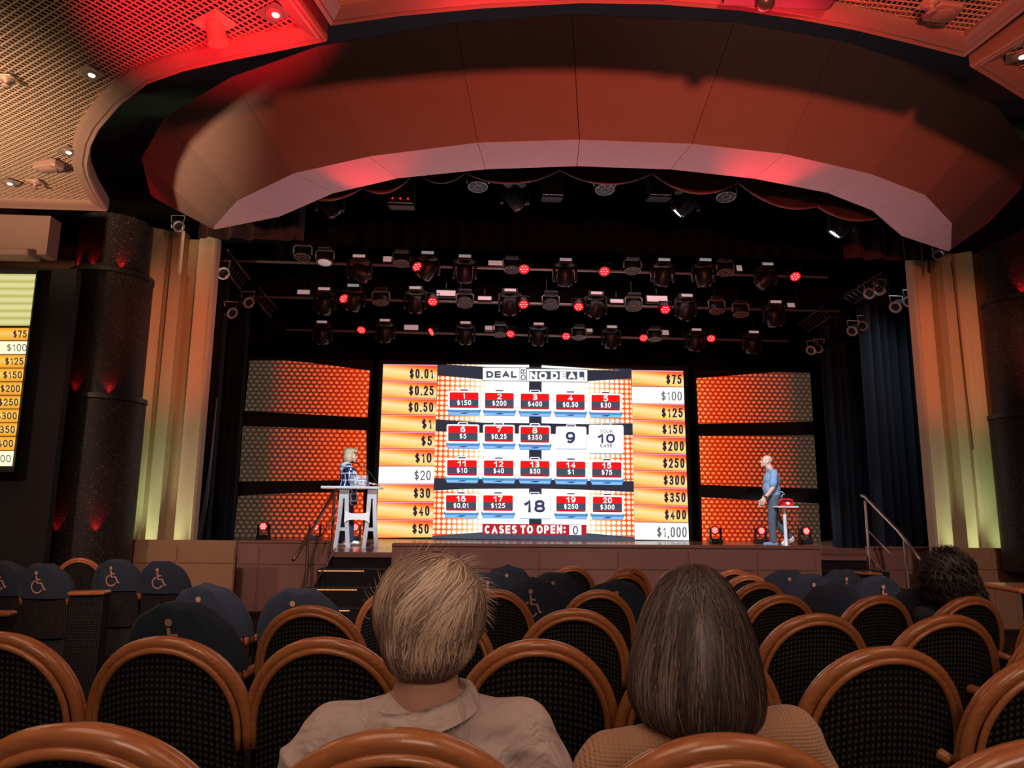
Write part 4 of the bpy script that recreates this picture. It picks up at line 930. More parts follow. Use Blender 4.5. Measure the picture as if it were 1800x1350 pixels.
# side lighting ladders with small lamps
def ladder(lab, pts, lamps, sgn):
    a, b_, c, d = [U(px, py, Y) for px, py, Y in pts]
    t = thing('lighting_ladder', lab, 'lighting ladder', a)
    mb = MB(); mb.tube([a, b_], .025, 8); mb.tube([c, d], .025, 8)
    for i in range(9): mb.tube([a.lerp(b_, (i+.5)/9), c.lerp(d, (i+.5)/9)], .012, 6)
    mb.build('frame', M_DARK, t, True)
    mb = MB()
    for i in range(14): mb.ell(a.lerp(b_, (i+.5)/14)+Vector((0, -.03, .01)), (.016, .016, .016), None, 6, 4)
    mb.build('bolt', M_STEEL, t, True)
def parcan(px, py, Y, lab, d, s=.16):
    p = U(px, py, Y); t = thing('par_can', lab, 'stage light', p)
    M = rot_to(d)
    mb = MB(); mb.lathe([(0, s*1.1), (s*.45, s*1.05), (s*.6, s*.6), (s*.62, -s*.3), (s*.7, -s*.4), (s*.62, -s*.42), (s*.55, -s*.3), (0, -s*.25)], (0, 0, 0), 18, M); mb.build('can', M_DARK, t, True, False, 45)
    mb = MB(); mb.lathe([(s*.70, -s*.42), (s*.5, -s*.45), (s*.45, -s*.42)], (0, 0, 0), 18, M, cap=False); mb.build('rim', M_STEEL, t, True, False)
    mb = MB(); mb.tube([M @ Vector((s*.75, 0, 0)), Vector((s*.8, 0, s*1.2)), Vector((-s*.8, 0, s*1.2)), M @ Vector((-s*.75, 0, 0))], s*.06, 6); mb.build('bracket', M_GREYMETAL, t, True, False)
ladder('dark lighting ladder with rows of bolts, upper left behind the pilaster', ((400, 440, 10.2), (438, 490, 11.2), (388, 465, 10.2), (422, 508, 11.2)), 0, 1)
ladder('smaller dark lighting ladder further back at left', ((456, 507, 12), (486, 540, 13), (448, 525, 12), (476, 556, 13)), 0, 1)
ladder('dark lighting ladder with rows of bolts, upper right behind the pilaster', ((1550, 478, 10.4), (1478, 525, 11.8), (1560, 498, 10.4), (1500, 535, 11.8)), 0, -1)
ladder('smaller dark lighting ladder further back at right', ((1448, 538, 12.2), (1402, 570, 13.4), (1462, 556, 12.2), (1420, 582, 13.4)), 0, -1)
for px, py, Y, lab, d in ((1576, 538, 10.8, 'shiny rimmed spot lamp on the right side ladder, left one of the near pair', (-.7, -.5, -.5)), (1600, 528, 10.6, 'shiny rimmed spot lamp on the right side ladder, right one of the near pair', (-.7, -.5, -.5)),
        (1500, 580, 12.0, 'small dim spot lamp, left one of the middle group at the right side', (-.7, -.5, -.5)), (1518, 571, 12.0, 'small dim spot lamp, right one of the middle group at the right side', (-.7, -.5, -.5)),
        (1428, 614, 13.2, 'tiny dim spot lamp, left one of the far pair at the right side', (-.7, -.5, -.5)), (1440, 611, 13.2, 'tiny dim spot lamp, right one of the far pair at the right side', (-.7, -.5, -.5)),
        (405, 548, 11.4, 'dim spot lamp low on the left side ladder', (.7, -.5, -.5)), (312, 396, 9.0, 'small spot lamp peeping over the top of the left pilaster', (.6, -.6, -.5)), (390, 478, 10.2, 'small pale spot lamp fixed beside the left pilaster edge', (.6, -.6, -.5)),
        (1650, 447, 9.0, 'small lamp peeping over the top of the right pilaster', (-.5, -.7, -.5)), (435, 530, 11.6, 'tiny lamp with a glint at the foot of the left ladder', (.6, -.6, -.5)), (1530, 515, 11.0, 'small lamp with a glint in the middle of the right ladder', (-.7, -.6, -.4)), (1547, 508, 10.8, 'small lamp with a glint at the upper right of the right ladder', (-.7, -.6, -.4))):
    parcan(px, py, Y, lab, d, .14 if Y > 10 else .11)
# moving heads standing on the stage floor
def floor_head(px, lab, py=948, aim=0.0, hot=True):
    Yf = 14.4; p = U(px, 946, Yf); p.z = SZ; t = thing('floor_moving_head', lab, 'stage light', p, 0, 'red moving heads standing on the stage floor')
    mb = MB(); mb.rbox((0, 0, .045), (.24, .22, .09), .015); mb.build('base', M_BLK, t, world=False)
    for sx in (-1, 1): mb = MB(); mb.rbox((sx*.105, 0, .19), (.03, .09, .22), .012); mb.build('yoke_arm', M_DARK, t, True, False, 40)
    M = rot_to((aim, -1, .05))
    mb = MB(); mb.lathe([(0, .10), (.06, .095), (.085, .05), (.088, -.06), (.092, -.075), (.08, -.075), (.07, -.06), (0, -.06)], (0, 0, .255), 20, M); mb.build('head', M_BLK, t, True, False, 40)
    mb = MB(); mb.lathe([(0, -.064), (.082, -.064), (.082, -.058)], (0, 0, .255), 20, M); f = mb.build('face', M_RED_E, t, True, False)
    mb = MB()
    for k in range(7):
        a = 2*math.pi*k/6; r = .042 if k else 0
        mb.ell(M @ Vector((r*math.cos(a), r*math.sin(a), -.068))+Vector((0, 0, .255)), (.017, .009, .017), None, 10, 6)
    mb.build('led', M_HOT_E, f, True, False)
for px, aim, lab in ((463, 0.0, 'red lit moving head on the stage floor, furthest left'), (553, .15, 'red lit moving head on the stage floor behind the left handrail'), (623, .2, 'red lit moving head on the stage floor between the lectern legs'),
                     (1258, -.5, 'red lit moving head on the stage floor turned left, beside the right price list'), (1337, 0, 'red lit moving head on the stage floor behind the man in blue'), (1415, .1, 'red lit moving head on the stage floor, furthest right')):
    floor_head(px, lab, aim=aim)
# ---------------------------------------------------------------- theatre chairs
A_, H0, HTOP = .27, .645, CH          # half width, spring line and top of the rounded back
def bend(x, y, z): return Vector((x, y+.05*(x/A_)**2-.20*(z-.45), z))
def dome(a, z0, zt, n=30, e=2.05, foot=.0):
    pts = []
    for k in range(n+1):
        t = math.pi*k/n; c, s_ = math.cos(t), math.sin(t)
        pts.append((-a*math.copysign(abs(c)**(2/e), c), z0+(zt-z0)*abs(s_)**(2/e)))
    if foot: pts = [(-a, z0-foot)]+pts+[(a, z0-foot)]
    return pts
def make_chair(label):
    t = thing('theatre_chair', label, 'chair', (0, 0, 0), 0)
    r = .0195
    mb = MB(); mb.tube([bend(x, -.012, z) for x, z in dome(A_-r, H0, HTOP-r, 34, foot=.05)], r, 12)
    mb.tube([bend(x, -.030, z) for x, z in dome(A_-r*2-.003, H0, HTOP-2*r-.002, 34, foot=.05)], .0105, 8)
    mb.tube([bend(x, .018, z) for x, z in dome(A_-r-.004, H0, HTOP-r-.003, 34, foot=.05)], .016, 8); mb.build('back_frame', M_WOOD, t, True, False)
    # upholstered back: front and rear faces, running on below the wooden hoop
    def face(yo, sg, bulge):
        def fn(u, v):
            z = .30+(HTOP-.04-.30)*v
            wmax = A_-.04
            ww = wmax if z < H0 else wmax*max(0.0, 1-((z-H0)/(HTOP-.04-H0))**2.05)**(1/2.05)
            x_ = (u*2-1)*ww; return bend(x_, yo+sg*bulge*(1-(x_/wmax)**2)*min(1, (1-v)*3+.1), z)
        return fn
    mb = MB(); mb.grid(face(-.022, -1, .012), 20, 30); mb.build('back_panel', M_FAB, t, True, False)
    mb = MB(); mb.grid(face(.020, 1, .03), 16, 24); mb.build('back_cushion', M_FAB, t, True, False)
    mb = MB(); mb.rbox((0, .29, .40), (.47, .46, .11), .035); mb.build('seat', M_FAB, t, True, False, 60)
    mb = MB(); mb.rbox((0, .26, .175), (.44, .42, .35), .01); mb.build('base', M_COVE, t, False, False)
    for sx in (-1, 1):
        mb = MB(); mb.tube([(sx*.248, .06, .615), (sx*.250, .16, .622), (sx*.250, .34, .615), (sx*.248, .43, .598), (sx*.246, .455, .57)], [.016, .021, .022, .020, .014], 10)
        ar = mb.build('armrest', M_WOOD, t, True, False)
        mb = MB(); mb.rbox((sx*.248, .25, .42), (.026, .36, .40), .008); mb.build('arm_panel', M_FAB, ar, False, False)
    return t
M_COVER = mat('navy_cover_cloth', (0.014, 0.026, 0.045), 0.85, sheen=.04, bump=.25, bscale=30, var=.15)
M_SYM = mat('tan_print', (0.50, 0.27, 0.19), 0.8)
def flat_stroke(mb, pts, w_, y):
    """flat ribbon of width w_ along a polyline in the x-z plane, laid on the cover"""
    n = len(pts); L = []; Rr = []
    for i in range(n):
        a = Vector(pts[max(i-1, 0)]); c = Vector(pts[min(i+1, n-1)]); d = (c-a).normalized(); m = Vector((-d.y, d.x))*w_/2
        p = Vector(pts[i]); L.append(p+m); Rr.append(p-m)
    vs = [bend(p.x, y, p.y) for p in L+Rr]; mb.add(vs, [(n+i, n+i+1, i+1, i) for i in range(n-1)])
def make_cover(label, seed, sym=True):
    rnd = np.random.default_rng(seed); ph = rnd.uniform(0, 6, 6)
    t = thing('wheelchair_seat_cover', label, 'seat cover', (0, 0, 0), 0)
    a, zt, zb = A_+.016, HTOP+.018, .655
    def fn(u, v):
        z = zb+(zt-zb)*v
        k = max(0.0, 1-max(0, (z-H0)/(zt-H0))**2.1)**(1/2.1)
        ang = 2*math.pi*u; ca, sa = math.cos(ang), math.sin(ang)
        wr = .010*math.sin(7*ang+ph[0]+3*v)*(1-v)*.6+.006*math.sin(13*ang+ph[1]+5*v)+.012*abs(math.sin(5*ang+ph[2]))*(v**6)
        x = a*k*math.copysign(abs(ca)**.7, ca)*(1+wr*.3)
        y = (.062+wr*.6)*math.copysign(abs(sa)**.8, sa)*(k**.5*.75+.25 if v < 1 else 0)
        return bend(x, y, z+.012*math.sin(5*x*8+ph[3])*v**4)
    mb = MB(); mb.grid(fn, 44, 20, True); mb.build('cloth', M_COVER, t, True, False)
    if sym:
        y = -.072; mb = MB(); cz = .765; s_ = 1.0
        q = lambda x, z: (x*s_, cz+z*s_)
        mb.add([bend(*(q(-.012+.017*math.cos(k*math.pi/8), .118+.017*math.sin(k*math.pi/8))[0:1]), y, q(0, .118+.017*math.sin(k*math.pi/8))[1]) for k in range(16)], [tuple(range(16))])
        flat_stroke(mb, [q(-.012, .095), q(-.006, .03), q(.036, .03), q(.060, -.028), q(.074, -.022)], .017, y)
        flat_stroke(mb, [q(-.008, .062), q(.030, .062)], .013, y)
        flat_stroke(mb, [q(-.012+.052*math.cos(R(d)), -.005+.052*math.sin(R(d))) for d in range(105, 345, 12)], .013, y)
        mb.build('wheelchair_symbol', M_SYM, t, False, False)
    return t
proto = make_chair('wooden framed theatre chair'); used = [False]
CHAIRS = []
TX, TY = 1.0, 16.0
def chair(px, py, label, group, covered=None, rz=None, sym=True):
    p = place(px, py, .018 if covered else 0.0)
    a = math.atan2(-(TX-p.x), TY-p.y)*.5 if rz is None else R(rz)
    off = Matrix.Rotation(a, 3, 'Z') @ Vector((0, .10, 0))
    loc = Vector((p.x, p.y, floorz(p.y))) + Vector((off.x, off.y, 0)); loc.z = p.z-CH-(.018 if covered else 0)
    if used[0]: c = copy_tree(proto, None, loc, a)
    else: c = proto; c.location = loc; c.rotation_euler = (0, 0, a); used[0] = True
    tag(c, label, None, group); BASE[c.name] = Matrix.Translation(loc) @ Matrix.Rotation(a, 4, 'Z')
    if covered:
        k = make_cover(covered, len(CHAIRS)*7+3, sym); k.location = loc; k.rotation_euler = (0, 0, a); tag(k, None, None, 'navy wheelchair covers pulled over chair backs')
        BASE[k.name] = Matrix.Translation(loc) @ Matrix.Rotation(a, 4, 'Z')
    if group in FAR:
        c.scale = (.93, 1, 1)
        if covered: k.scale = (.93, 1, 1)
    CHAIRS.append((px, py, c, loc)); return c
G0, G1, G2, G3, G4, G5, G6 = ['wooden hooped theatre chairs, %s row' % s for s in ('nearest', 'second', 'third', 'fourth', 'fifth', 'sixth', 'farthest')]
FAR = (G3, G4, G5, G6, 'theatre chairs in the side block at left')
FR = 'wooden hooped theatre chair, '
chair(130, 1268, FR+'nearest row, cut off by the lower left corner', G0)
chair(700, 1278, FR+'nearest row, behind the blond person', G0)
chair(1283, 1287, FR+'nearest row, behind the woman with the grey bob', G0)
chair(1868, 1296, FR+'nearest row, cut off by the lower right corner', G0)
chair(-8, 1108, FR+'second row, cut off by the left edge', G1)
chair(288, 1117, FR+'second row, second from the left edge', G1)
chair(571, 1118, FR+'second row, just left of the blond head', G1)
chair(945, 1122, FR+'second row, between the two seated heads', G1)
chair(1240, 1128, FR+'second row, mostly hidden by the grey bobbed hair', G1)
chair(1563, 1134, FR+'second row, right of the woman with the grey bob', G1)
chair(1868, 1146, FR+'second row, cut off by the right edge', G1)
chair(315, 1056, 'theatre chair in the third row under the large navy cover at left', G2, 'large navy wheelchair cover with tan symbol, nearest one at left', )
chair(546, 1063, FR+'third row, left of the blond head', G2)
chair(770, 1066, FR+'third row, mostly hidden by the blond head', G2)
chair(1010, 1069, FR+'third row, between the two seated heads', G2)
chair(1225, 1072, FR+'third row, hidden behind the grey bobbed hair', G2)
chair(1438, 1077, FR+'third row, just right of the grey bobbed hair', G2)
chair(1670, 1079, FR+'third row, in front of the dark curly hair', G2)
chair(1892, 1091, FR+'third row, cut off by the right edge', G2)
chair(362, 1026, 'theatre chair in the fourth row under a navy cover, behind the large cover at left', G3, 'navy wheelchair cover peeking out right behind the large cover at left')
chair(525, 1032, 'theatre chair in the fourth row under the smooth navy cover near the stage steps', G3, 'smooth navy wheelchair cover in front of the black stage steps')
chair(693, 1035, FR+'fourth row, left edge showing beside the blond head', G3)
chair(872, 1035, FR+'fourth row, right edge showing beside the blond head', G3)
chair(1053, 1036, FR+'fourth row, in front of a plain navy cover', G3)
chair(1222, 1040, FR+'fourth row, hidden by the top of the grey bob', G3)
chair(1375, 1044, FR+'fourth row, right of the top of the grey bob', G3)
chair(1547, 1045, FR+'fourth row, left of the dark curly hair', G3)
chair(1708, 1047, FR+'fourth row, right of the dark curly hair', G3)
chair(1876, 1054, FR+'fourth row, cut off by the right edge', G3)
chair(935, 1016, 'theatre chair in the fifth row under a navy cover right of the blond head', G4, 'navy wheelchair cover with tilted tan symbol, right of the blond head')
chair(1083, 1019, 'theatre chair in the fifth row under a plain navy cover', G4, 'plain navy cover showing the tip of its symbol between two wooden hoops', )
chair(1222, 1021, FR+'fifth row, hidden by the crown of the grey bob', G4)
chair(1338, 1022, FR+'fifth row, directly right of the crown of the grey bob', G4)
chair(1470, 1022, 'theatre chair in the fifth row under a plain dark cover at right', G4, 'plain dark navy cover without visible symbol, right half of the hall', sym=False)
chair(1625, 1027, 'theatre chair in the fifth row under a navy cover beside the dark curly hair', G4, 'navy wheelchair cover partly hidden by the dark curly hair')
chair(860, 1004, 'theatre chair under the navy cover at the edge of the blond hair', G5, 'navy wheelchair cover at the edge of the blond hair')
chair(973, 1005, 'theatre chair in the sixth row under a small navy cover', G5, 'small navy wheelchair cover directly behind the tilted symbol cover')
chair(1098, 1006, FR+'sixth row, left of the crown of the grey bob', G5)
chair(1212, 1008, FR+'sixth row, at the crown of the grey bob', G5)
chair(1315, 1009, FR+'sixth row, right of the crown of the grey bob', G5)
chair(1425, 1008, 'theatre chair in the sixth row under a rumpled navy cover', G5, 'rumpled navy cover with a wood edge showing at its left')
chair(1545, 1011, 'theatre chair in the sixth row under a navy cover left of the dark curly hair', G5, 'navy wheelchair cover with symbol left of the dark curly hair')
chair(893, 994, 'theatre chair in the farthest row under a navy cover', G6, 'navy wheelchair cover with upright symbol in the farthest row')
chair(1006, 995, FR+'farthest row, leftmost uncovered one in the middle block', G6)
chair(1105, 997, FR+'farthest row, below the right price list', G6)
chair(1195, 998, FR+'farthest row, left of the top of the grey bob', G6)
chair(1290, 1000, FR+'farthest row, right of the top of the grey bob', G6)
chair(1383, 1000, 'theatre chair in the farthest row under a navy cover below the red telephone', G6, 'navy wheelchair cover in the farthest row below the red telephone')
chair(1482, 1000, 'theatre chair in the farthest row under a navy cover by the right stage steps', G6, 'navy wheelchair cover in the farthest row by the right stage steps')
# side block at left
GS = 'theatre chairs in the side block at left'
for px, py, lab, cov, rz in ((8, 986, 'theatre chair in the side block, at the very left edge', 'navy wheelchair cover in the side block, cut off by the left edge', -8), (76, 989, 'theatre chair in the side block, second from the left edge', 'navy wheelchair cover in the side block with a faint symbol, second from left', -6),
        (140, 980, FR+'the only uncovered one in the side block at left', None, 12), (204, 982, 'theatre chair in the side block under the cover right of the uncovered chair', 'navy wheelchair cover right of the uncovered chair in the side block', -2), (285, 985, 'theatre chair in the side block, furthest right', 'navy wheelchair cover with sharp tan symbol, furthest right in the side block', -2)):
    chair(px, py, lab, GS, cov, rz)
# dark partition with a wooden cap rail, side block
p = U(156, 1041, 5.6); t = thing('partition', 'dark fabric partition with a wooden cap rail in the side block at left', 'partition', (p.x, p.y, floorz(5.6)))
mb = MB(); a, b_ = U(112, 1046, 5.55), U(198, 1038, 5.75); zt = (a.z+b_.z)/2; fz = floorz(5.6)
mb.box(((a.x+b_.x)/2, 5.68, (zt+fz)/2), (b_.x-a.x, .10, zt-fz-.02)); mb.build('panel', M_FAB, t)
mb = MB(); mb.rbox(((a.x+b_.x)/2, 5.66, zt), (b_.x-a.x+.02, .12, .03), .012, (0, -.03, 0)); mb.build('cap_rail', M_WOOD, t)
p = U(4, 1082, 4.6); t = thing('partition', 'dark partition end with a short wooden cap at the left edge', 'partition', (p.x-.15, p.y, floorz(4.6)))
mb = MB(); mb.box((p.x-.15, 4.7, (p.z+floorz(4.6))/2), (.3, .08, p.z-floorz(4.6)-.02)); mb.build('panel', M_FAB, t)
mb = MB(); mb.rbox((p.x-.15, 4.68, p.z), (.33, .10, .03), .012); mb.build('cap_rail', M_WOOD, t)
# small table cut off by the right edge and a drink shelf by the right rail
p = U(1800, 1036, 6.2); t = thing('side_table', 'small red lit wooden table cut off by the right edge', 'table', (p.x+.1, 6.3, floorz(6.2)))
mb = MB(); mb.rbox((p.x+.11, 6.3, p.z), (.52, .5, .045), .015); mb.build('tabletop', M_WOOD, t)
mb = MB(); mb.cyl((p.x+.11, 6.3, floorz(6.2)), (p.x+.11, 6.3, p.z-.02), .05, .05); mb.lathe([(.2, 0), (.2, .015), (.06, .04)], (p.x+.11, 6.3, floorz(6.2)), 20); mb.build('pedestal', M_COVE, t, True, True, 40)
p = U(1530, 1008, 8.2); t = thing('side_table', 'narrow pale table top catching red light by the right stage steps', 'table', (p.x, 8.3, floorz(8.2)))
mb = MB(); mb.rbox((p.x, 8.3, p.z), (.24, .3, .02), .008); mb.build('tabletop', M_WOOD, t)
mb = MB(); mb.cyl((p.x, 8.3, floorz(8.2)), (p.x, 8.3, p.z-.01), .03, .03); mb.build('leg', M_COVE, t, True, True, 40)

# ---------------------------------------------------------------- handrails
def rail(label, X, pts_top, mids, posts, m):
    t = thing('handrail', label, 'handrail', (X, 10.4, FZ))
    mb = MB(); mb.tube([U(*q) for q in pts_top], .024, 10); mb.build('top_rail', m, t, True)
    for q in mids: mb = MB(); mb.tube([U(*k) for k in q], .012, 8); mb.build('middle_rail', m, t, True)
    for (px, py, Y), z in posts:
        a = U(px, py, Y); mb = MB(); mb.cyl((a.x, a.y, z), a, .022); mb.cyl((a.x, a.y, z), (a.x, a.y, z+.02), .045); mb.build('post', m, t, True, True, 40)
M_BRONZE = mat('bronze_rail', (0.30, 0.20, 0.14), 0.35, metal=.7)
rail('brown handrail beside the left stage steps', -2.1, [(594, 860, 11.0), (588, 864, 10.98), (553, 924, 10.2), (516, 984, 9.4)], [[(592, 898, 11.0), (560, 950, 10.2)], [(590, 965, 11.0), (548, 1034, 9.9)]], [((588, 868, 10.97), SZ), ((542, 945, 9.95), floorz(9.9))], M_BRONZE)
rail('shiny handrail beside the right stage steps', 6.1, [(1514, 870, 11.0), (1521, 874, 10.95), (1580, 934, 9.9), (1618, 985, 9.25)], [[(1524, 930, 11.0), (1590, 998, 9.9)], [(1527, 975, 11.0), (1560, 1012, 10.4)]], [((1521, 880, 10.97), floorz(10)), ((1590, 945, 9.75), floorz(9.75))], M_STEEL)

# ---------------------------------------------------------------- lectern, microphone, table and telephone
M_TRUSS = mat('satin_silver', (0.62, 0.66, 0.72), 0.35, metal=.35)
YLc = 12.15
l0, l1 = U(600, 962, YLc).x, U(650, 962, YLc).x
zt = U(615, 857, YLc).z
t = thing('lectern', 'clear topped lectern on silver sawhorse legs, woman standing behind it', 'lectern', ((l0+l1)/2, YLc, SZ))
for lx, dy in ((l0, 0), (l1, 0)):
    # each end is an A shaped side with a cross tie
    for s_ in (-1, 1):
        mb = MB(); mb.grid(lambda u, v: Vector((lx+s_*(.045+.06*v**2)+(u-.5)*.062, YLc-.0, zt-.03+(SZ-zt+.03)*v)), 1, 8); k = len(mb.v)
        base = list(mb.v); n = len(base)
        mb.add([v+Vector((0, .06, 0)) for v in base], [tuple(reversed(f)) for f in mb.f[:]])
        for j in range(8): mb.f += [(2*j, 2*j+2, n+2*j+2, n+2*j), (2*j+1, n+2*j+1, n+2*j+3, 2*j+3)]
        mb.f += [(0, n, n+1, 1), (16, 17, n+17, n+16)]
        mb.build('leg', M_TRUSS, t)
    mb = MB(); mb.box((lx, YLc+.03, zt-.10), (.13, .055, .16)); mb.build('head_plate', M_TRUSS, t)
    mb = MB(); mb.box((lx, YLc+.03, SZ+.30), (.17, .05, .055)); mb.build('cross_tie', M_TRUSS, t)
zb = U(620, 908, YLc).z
mb = MB(); mb.grid(lambda u, v: Vector((l0+.03+(l1-l0-.06)*u, YLc-.02, zb+(v-.5)*(.10+.10*(2*u-1)**4))), 14, 1)
n = len(mb.v); mb.add([v+Vector((0, .10, 0)) for v in list(mb.v)], [tuple(reversed(f)) for f in list(mb.f)])
for i in range(14): mb.f += [(i, n+i, n+i+1, i+1), (15+i, 15+i+1, n+15+i+1, n+15+i)]
mb.build('stretcher', M_WHITE, t)
a, b_ = U(565, 857, YLc), U(669, 861, YLc)
mb = MB(); mb.rbox(((a.x+b_.x)/2, YLc+.16, zt), (b_.x-a.x, .50, .045), .012); mb.build('top', mat('pale_acrylic', (.72, .74, .82), .08, alpha=.75, spec=.8), t)
p = U(629, 846, YLc); t2 = thing('document_box', 'clear acrylic box standing on the lectern top', 'box', (p.x, YLc+.16, zt+.0225))
mb = MB(); w_ = .26; h_ = .19
for c, d in (((0, -.11, h_/2), (w_, .008, h_)), ((0, .11, h_/2), (w_, .008, h_)), ((-w_/2, 0, h_/2), (.008, .22, h_)), ((w_/2, 0, h_/2), (.008, .22, h_)), ((0, 0, .006), (w_, .22, .01))): mb.box(c, d)
mb.build('shell', M_GLASS, t2, False, False)
t2 = thing('microphone', 'gooseneck microphone curving from the lectern toward the woman', 'microphone', (U(665, 856, YLc).x, YLc+.1, zt+.022))
pts = [U(665, 855, YLc+.1), U(659, 843, YLc+.1), U(650, 831, YLc+.1), U(638, 821, YLc+.1), U(627, 814, YLc+.1)]; pts[0].z = zt+.022
mb = MB(); mb.tube(pts, .007, 8); mb.build('gooseneck', M_DARK, t2, True)
mb = MB(); mb.tube([pts[-1], U(618, 812, YLc+.1)], [.014, .016], 10); mb.build('capsule', M_BLK, t2, True)
mb = MB(); mb.lathe([(.03, 0), (.03, .012), (.01, .02)], pts[0], 16); mb.build('base', M_DARK, t2, True)
p = U(646, 843, YLc+.25); t2 = thing('microphone_stand', 'slim black rod standing upright on the lectern', 'stand', (p.x, YLc+.25, zt+.0225))
mb = MB(); mb.cyl((0, 0, 0), (0, 0, .24), .012); mb.build('rod', M_DARK, t2, True, False, 40)
mb = MB(); mb.cyl((0, 0, 0), (0, 0, .012), .04); mb.build('foot', M_DARK, t2, True, False, 40)
YT = 13.3
p = U(1382, 958, YT); zt2 = U(1382, 890, YT).z; M_PWH = mat('white_table', (.75, .80, .88), .35)
t = thing('pedestal_table', 'small white pedestal table holding the red telephone', 'table', (p.x, YT, SZ))
mb = MB(); w_ = U(1401, 890, YT).x-U(1363, 890, YT).x; mb.rbox((p.x, YT, zt2-.012), (w_, .34, .026), .008); mb.build('tabletop', M_PWH, t)
mb = MB(); mb.cyl((p.x, YT, SZ), (p.x, YT, zt2-.02), .032); mb.build('column', M_PWH, t, True, True, 40)
mb = MB(); mb.lathe([(.15, 0), (.15, .012), (.04, .03)], (p.x, YT, SZ), 24); mb.build('foot', M_PWH, t, True, True, 40)
M_TEL = mat('red_plastic', (.70, .015, .03), .25, coat=.5)
q = U(1382, 888, YT); t = thing('telephone', 'red desk telephone on the white pedestal table', 'telephone', (q.x, YT, zt2))
mb = MB(); mb.add([(sx*w2, sy*d2, z) for z, w2, d2 in ((0, .115, .10), (.03, .11, .095), (.085, .06, .05)) for sx, sy in ((-1, -1), (1, -1), (1, 1), (-1, 1))],
   [(0, 3, 2, 1), (8, 9, 10, 11)]+[(k*4+i, k*4+(i+1) % 4, k*4+4+(i+1) % 4, k*4+4+i) for k in (0, 1) for i in range(4)]); mb.build('body', M_TEL, t, False, False)
mb = MB(); mb.tube([(-.125, 0, .085), (-.11, 0, .115), (-.05, 0, .128), (.05, 0, .128), (.11, 0, .115), (.125, 0, .085)], [.026, .026, .018, .018, .026, .026], 12); mb.build('handset', M_TEL, t, True, False)
mb = MB(); mb.lathe([(0, .0), (.036, 0), (.034, .008), (0, .010)], (0, 0, 0), 20, Matrix.Rotation(R(50), 3, 'X')); o = mb.build('dial', M_WHITE, t, True, False); o.location = (0, -.083, .055)
mb = MB(); pts = [(.10, .0, .02), (.16, -.02, .01), (.20, -.03, -.10), (.19, -.03, -.25), (.14, -.03, -.30), (.10, -.03, -.26), (.15, -.02, -.16)]
mb.tube(pts, .006, 6); mb.build('cord', M_TEL, t, True, False)
# ---------------------------------------------------------------- people
M_SKIN = mat('skin', (0.60, 0.33, 0.24), 0.55, spec=0.35, var=.06, vscale=20)
M_SKIN2 = mat('fair_skin', (0.72, 0.44, 0.35), 0.5, spec=0.35, var=.05, vscale=20)
M_EYE = mat('eye', (.03, .02, .02), .2)
def hand(w_, d, nrm, side, curl=.5, s=1.0):
    """palm, four unequal jointed fingers and a thumb from the side of the palm; d = finger direction, nrm = back-of-hand normal"""
    d = Vector(d).normalized(); nrm = Vector(nrm); nrm = (nrm-d*nrm.dot(d)).normalized(); sd = d.cross(nrm)*side; w_ = Vector(w_)
    pr = []
    for k, (o, l) in enumerate(((-.030, .040), (-.010, .046), (.010, .043), (.028, .034))):
        base = w_+d*.085*s+sd*o*s
        pr.append(('c', w_+d*.02*s+sd*o*.6*s, .017*s, base, .0135*s))
        a = base; ang = 0.0
        for j in range(3):
            ang += curl*(.55, .8, .6)[j]; dd = d*math.cos(ang)-nrm*math.sin(ang); b_ = a+dd*l*(1, .7, .55)[j]*s
            pr.append(('c', a, (.0098-.0008*j)*s, b_, (.0092-.0010*j)*s)); a = b_
    a = w_+d*.03*s-sd*.028*s; dd = (d*.75-sd*.65-nrm*.15).normalized(); b_ = a+dd*.042*s; c = b_+(d*.9-sd*.15-nrm*.35).normalized()*.032*s
    pr += [('c', a, .014*s, b_, .0115*s), ('c', b_, .011*s, c, .009*s)]
    return pr
def head(c, yaw=0, pitch=0, s=1.0):
    M = Matrix.Rotation(yaw, 3, 'Z') @ Matrix.Rotation(pitch, 3, 'X'); c = Vector(c); e = M.to_euler()
    T = lambda x, y, z: c+M @ Vector((x, y, z))*s
    E_ = lambda x, y, z, r: ('s', T(x, y, z), tuple(q*s for q in r), e)
    pr = [E_(0, -.012, .035, (.074, .094, .084)), E_(0, .032, -.02, (.060, .066, .085)), E_(0, .045, -.075, (.047, .048, .034)), E_(0, .078, -.098, (.022, .018, .017)),
          ('c', T(0, .092, .006), .009*s, T(0, .114, -.028), .0135*s), E_(0, .105, -.034, (.019, .012, .009)), E_(0, .088, .026, (.048, .014, .010)),
          E_(.076, -.004, -.018, (.010, .024, .034)), E_(-.076, -.004, -.018, (.010, .024, .034)), E_(0, .090, -.056, (.025, .013, .006)), E_(0, .089, -.068, (.022, .013, .007)),
          E_(.036, .068, -.034, (.026, .024, .024)), E_(-.036, .068, -.034, (.026, .024, .024))]
    return pr, T, e
def eyes(T, parent, s=1.0):
    for sx in (-1, 1):
        mb = MB(); mb.ell(T(sx*.031, .090, .006), (.011*s,)*3, None, 10, 8); mb.build('eye', M_EYE, parent, True, False)
def person(label, loc, rz): return thing('person', label, 'person', loc, rz)
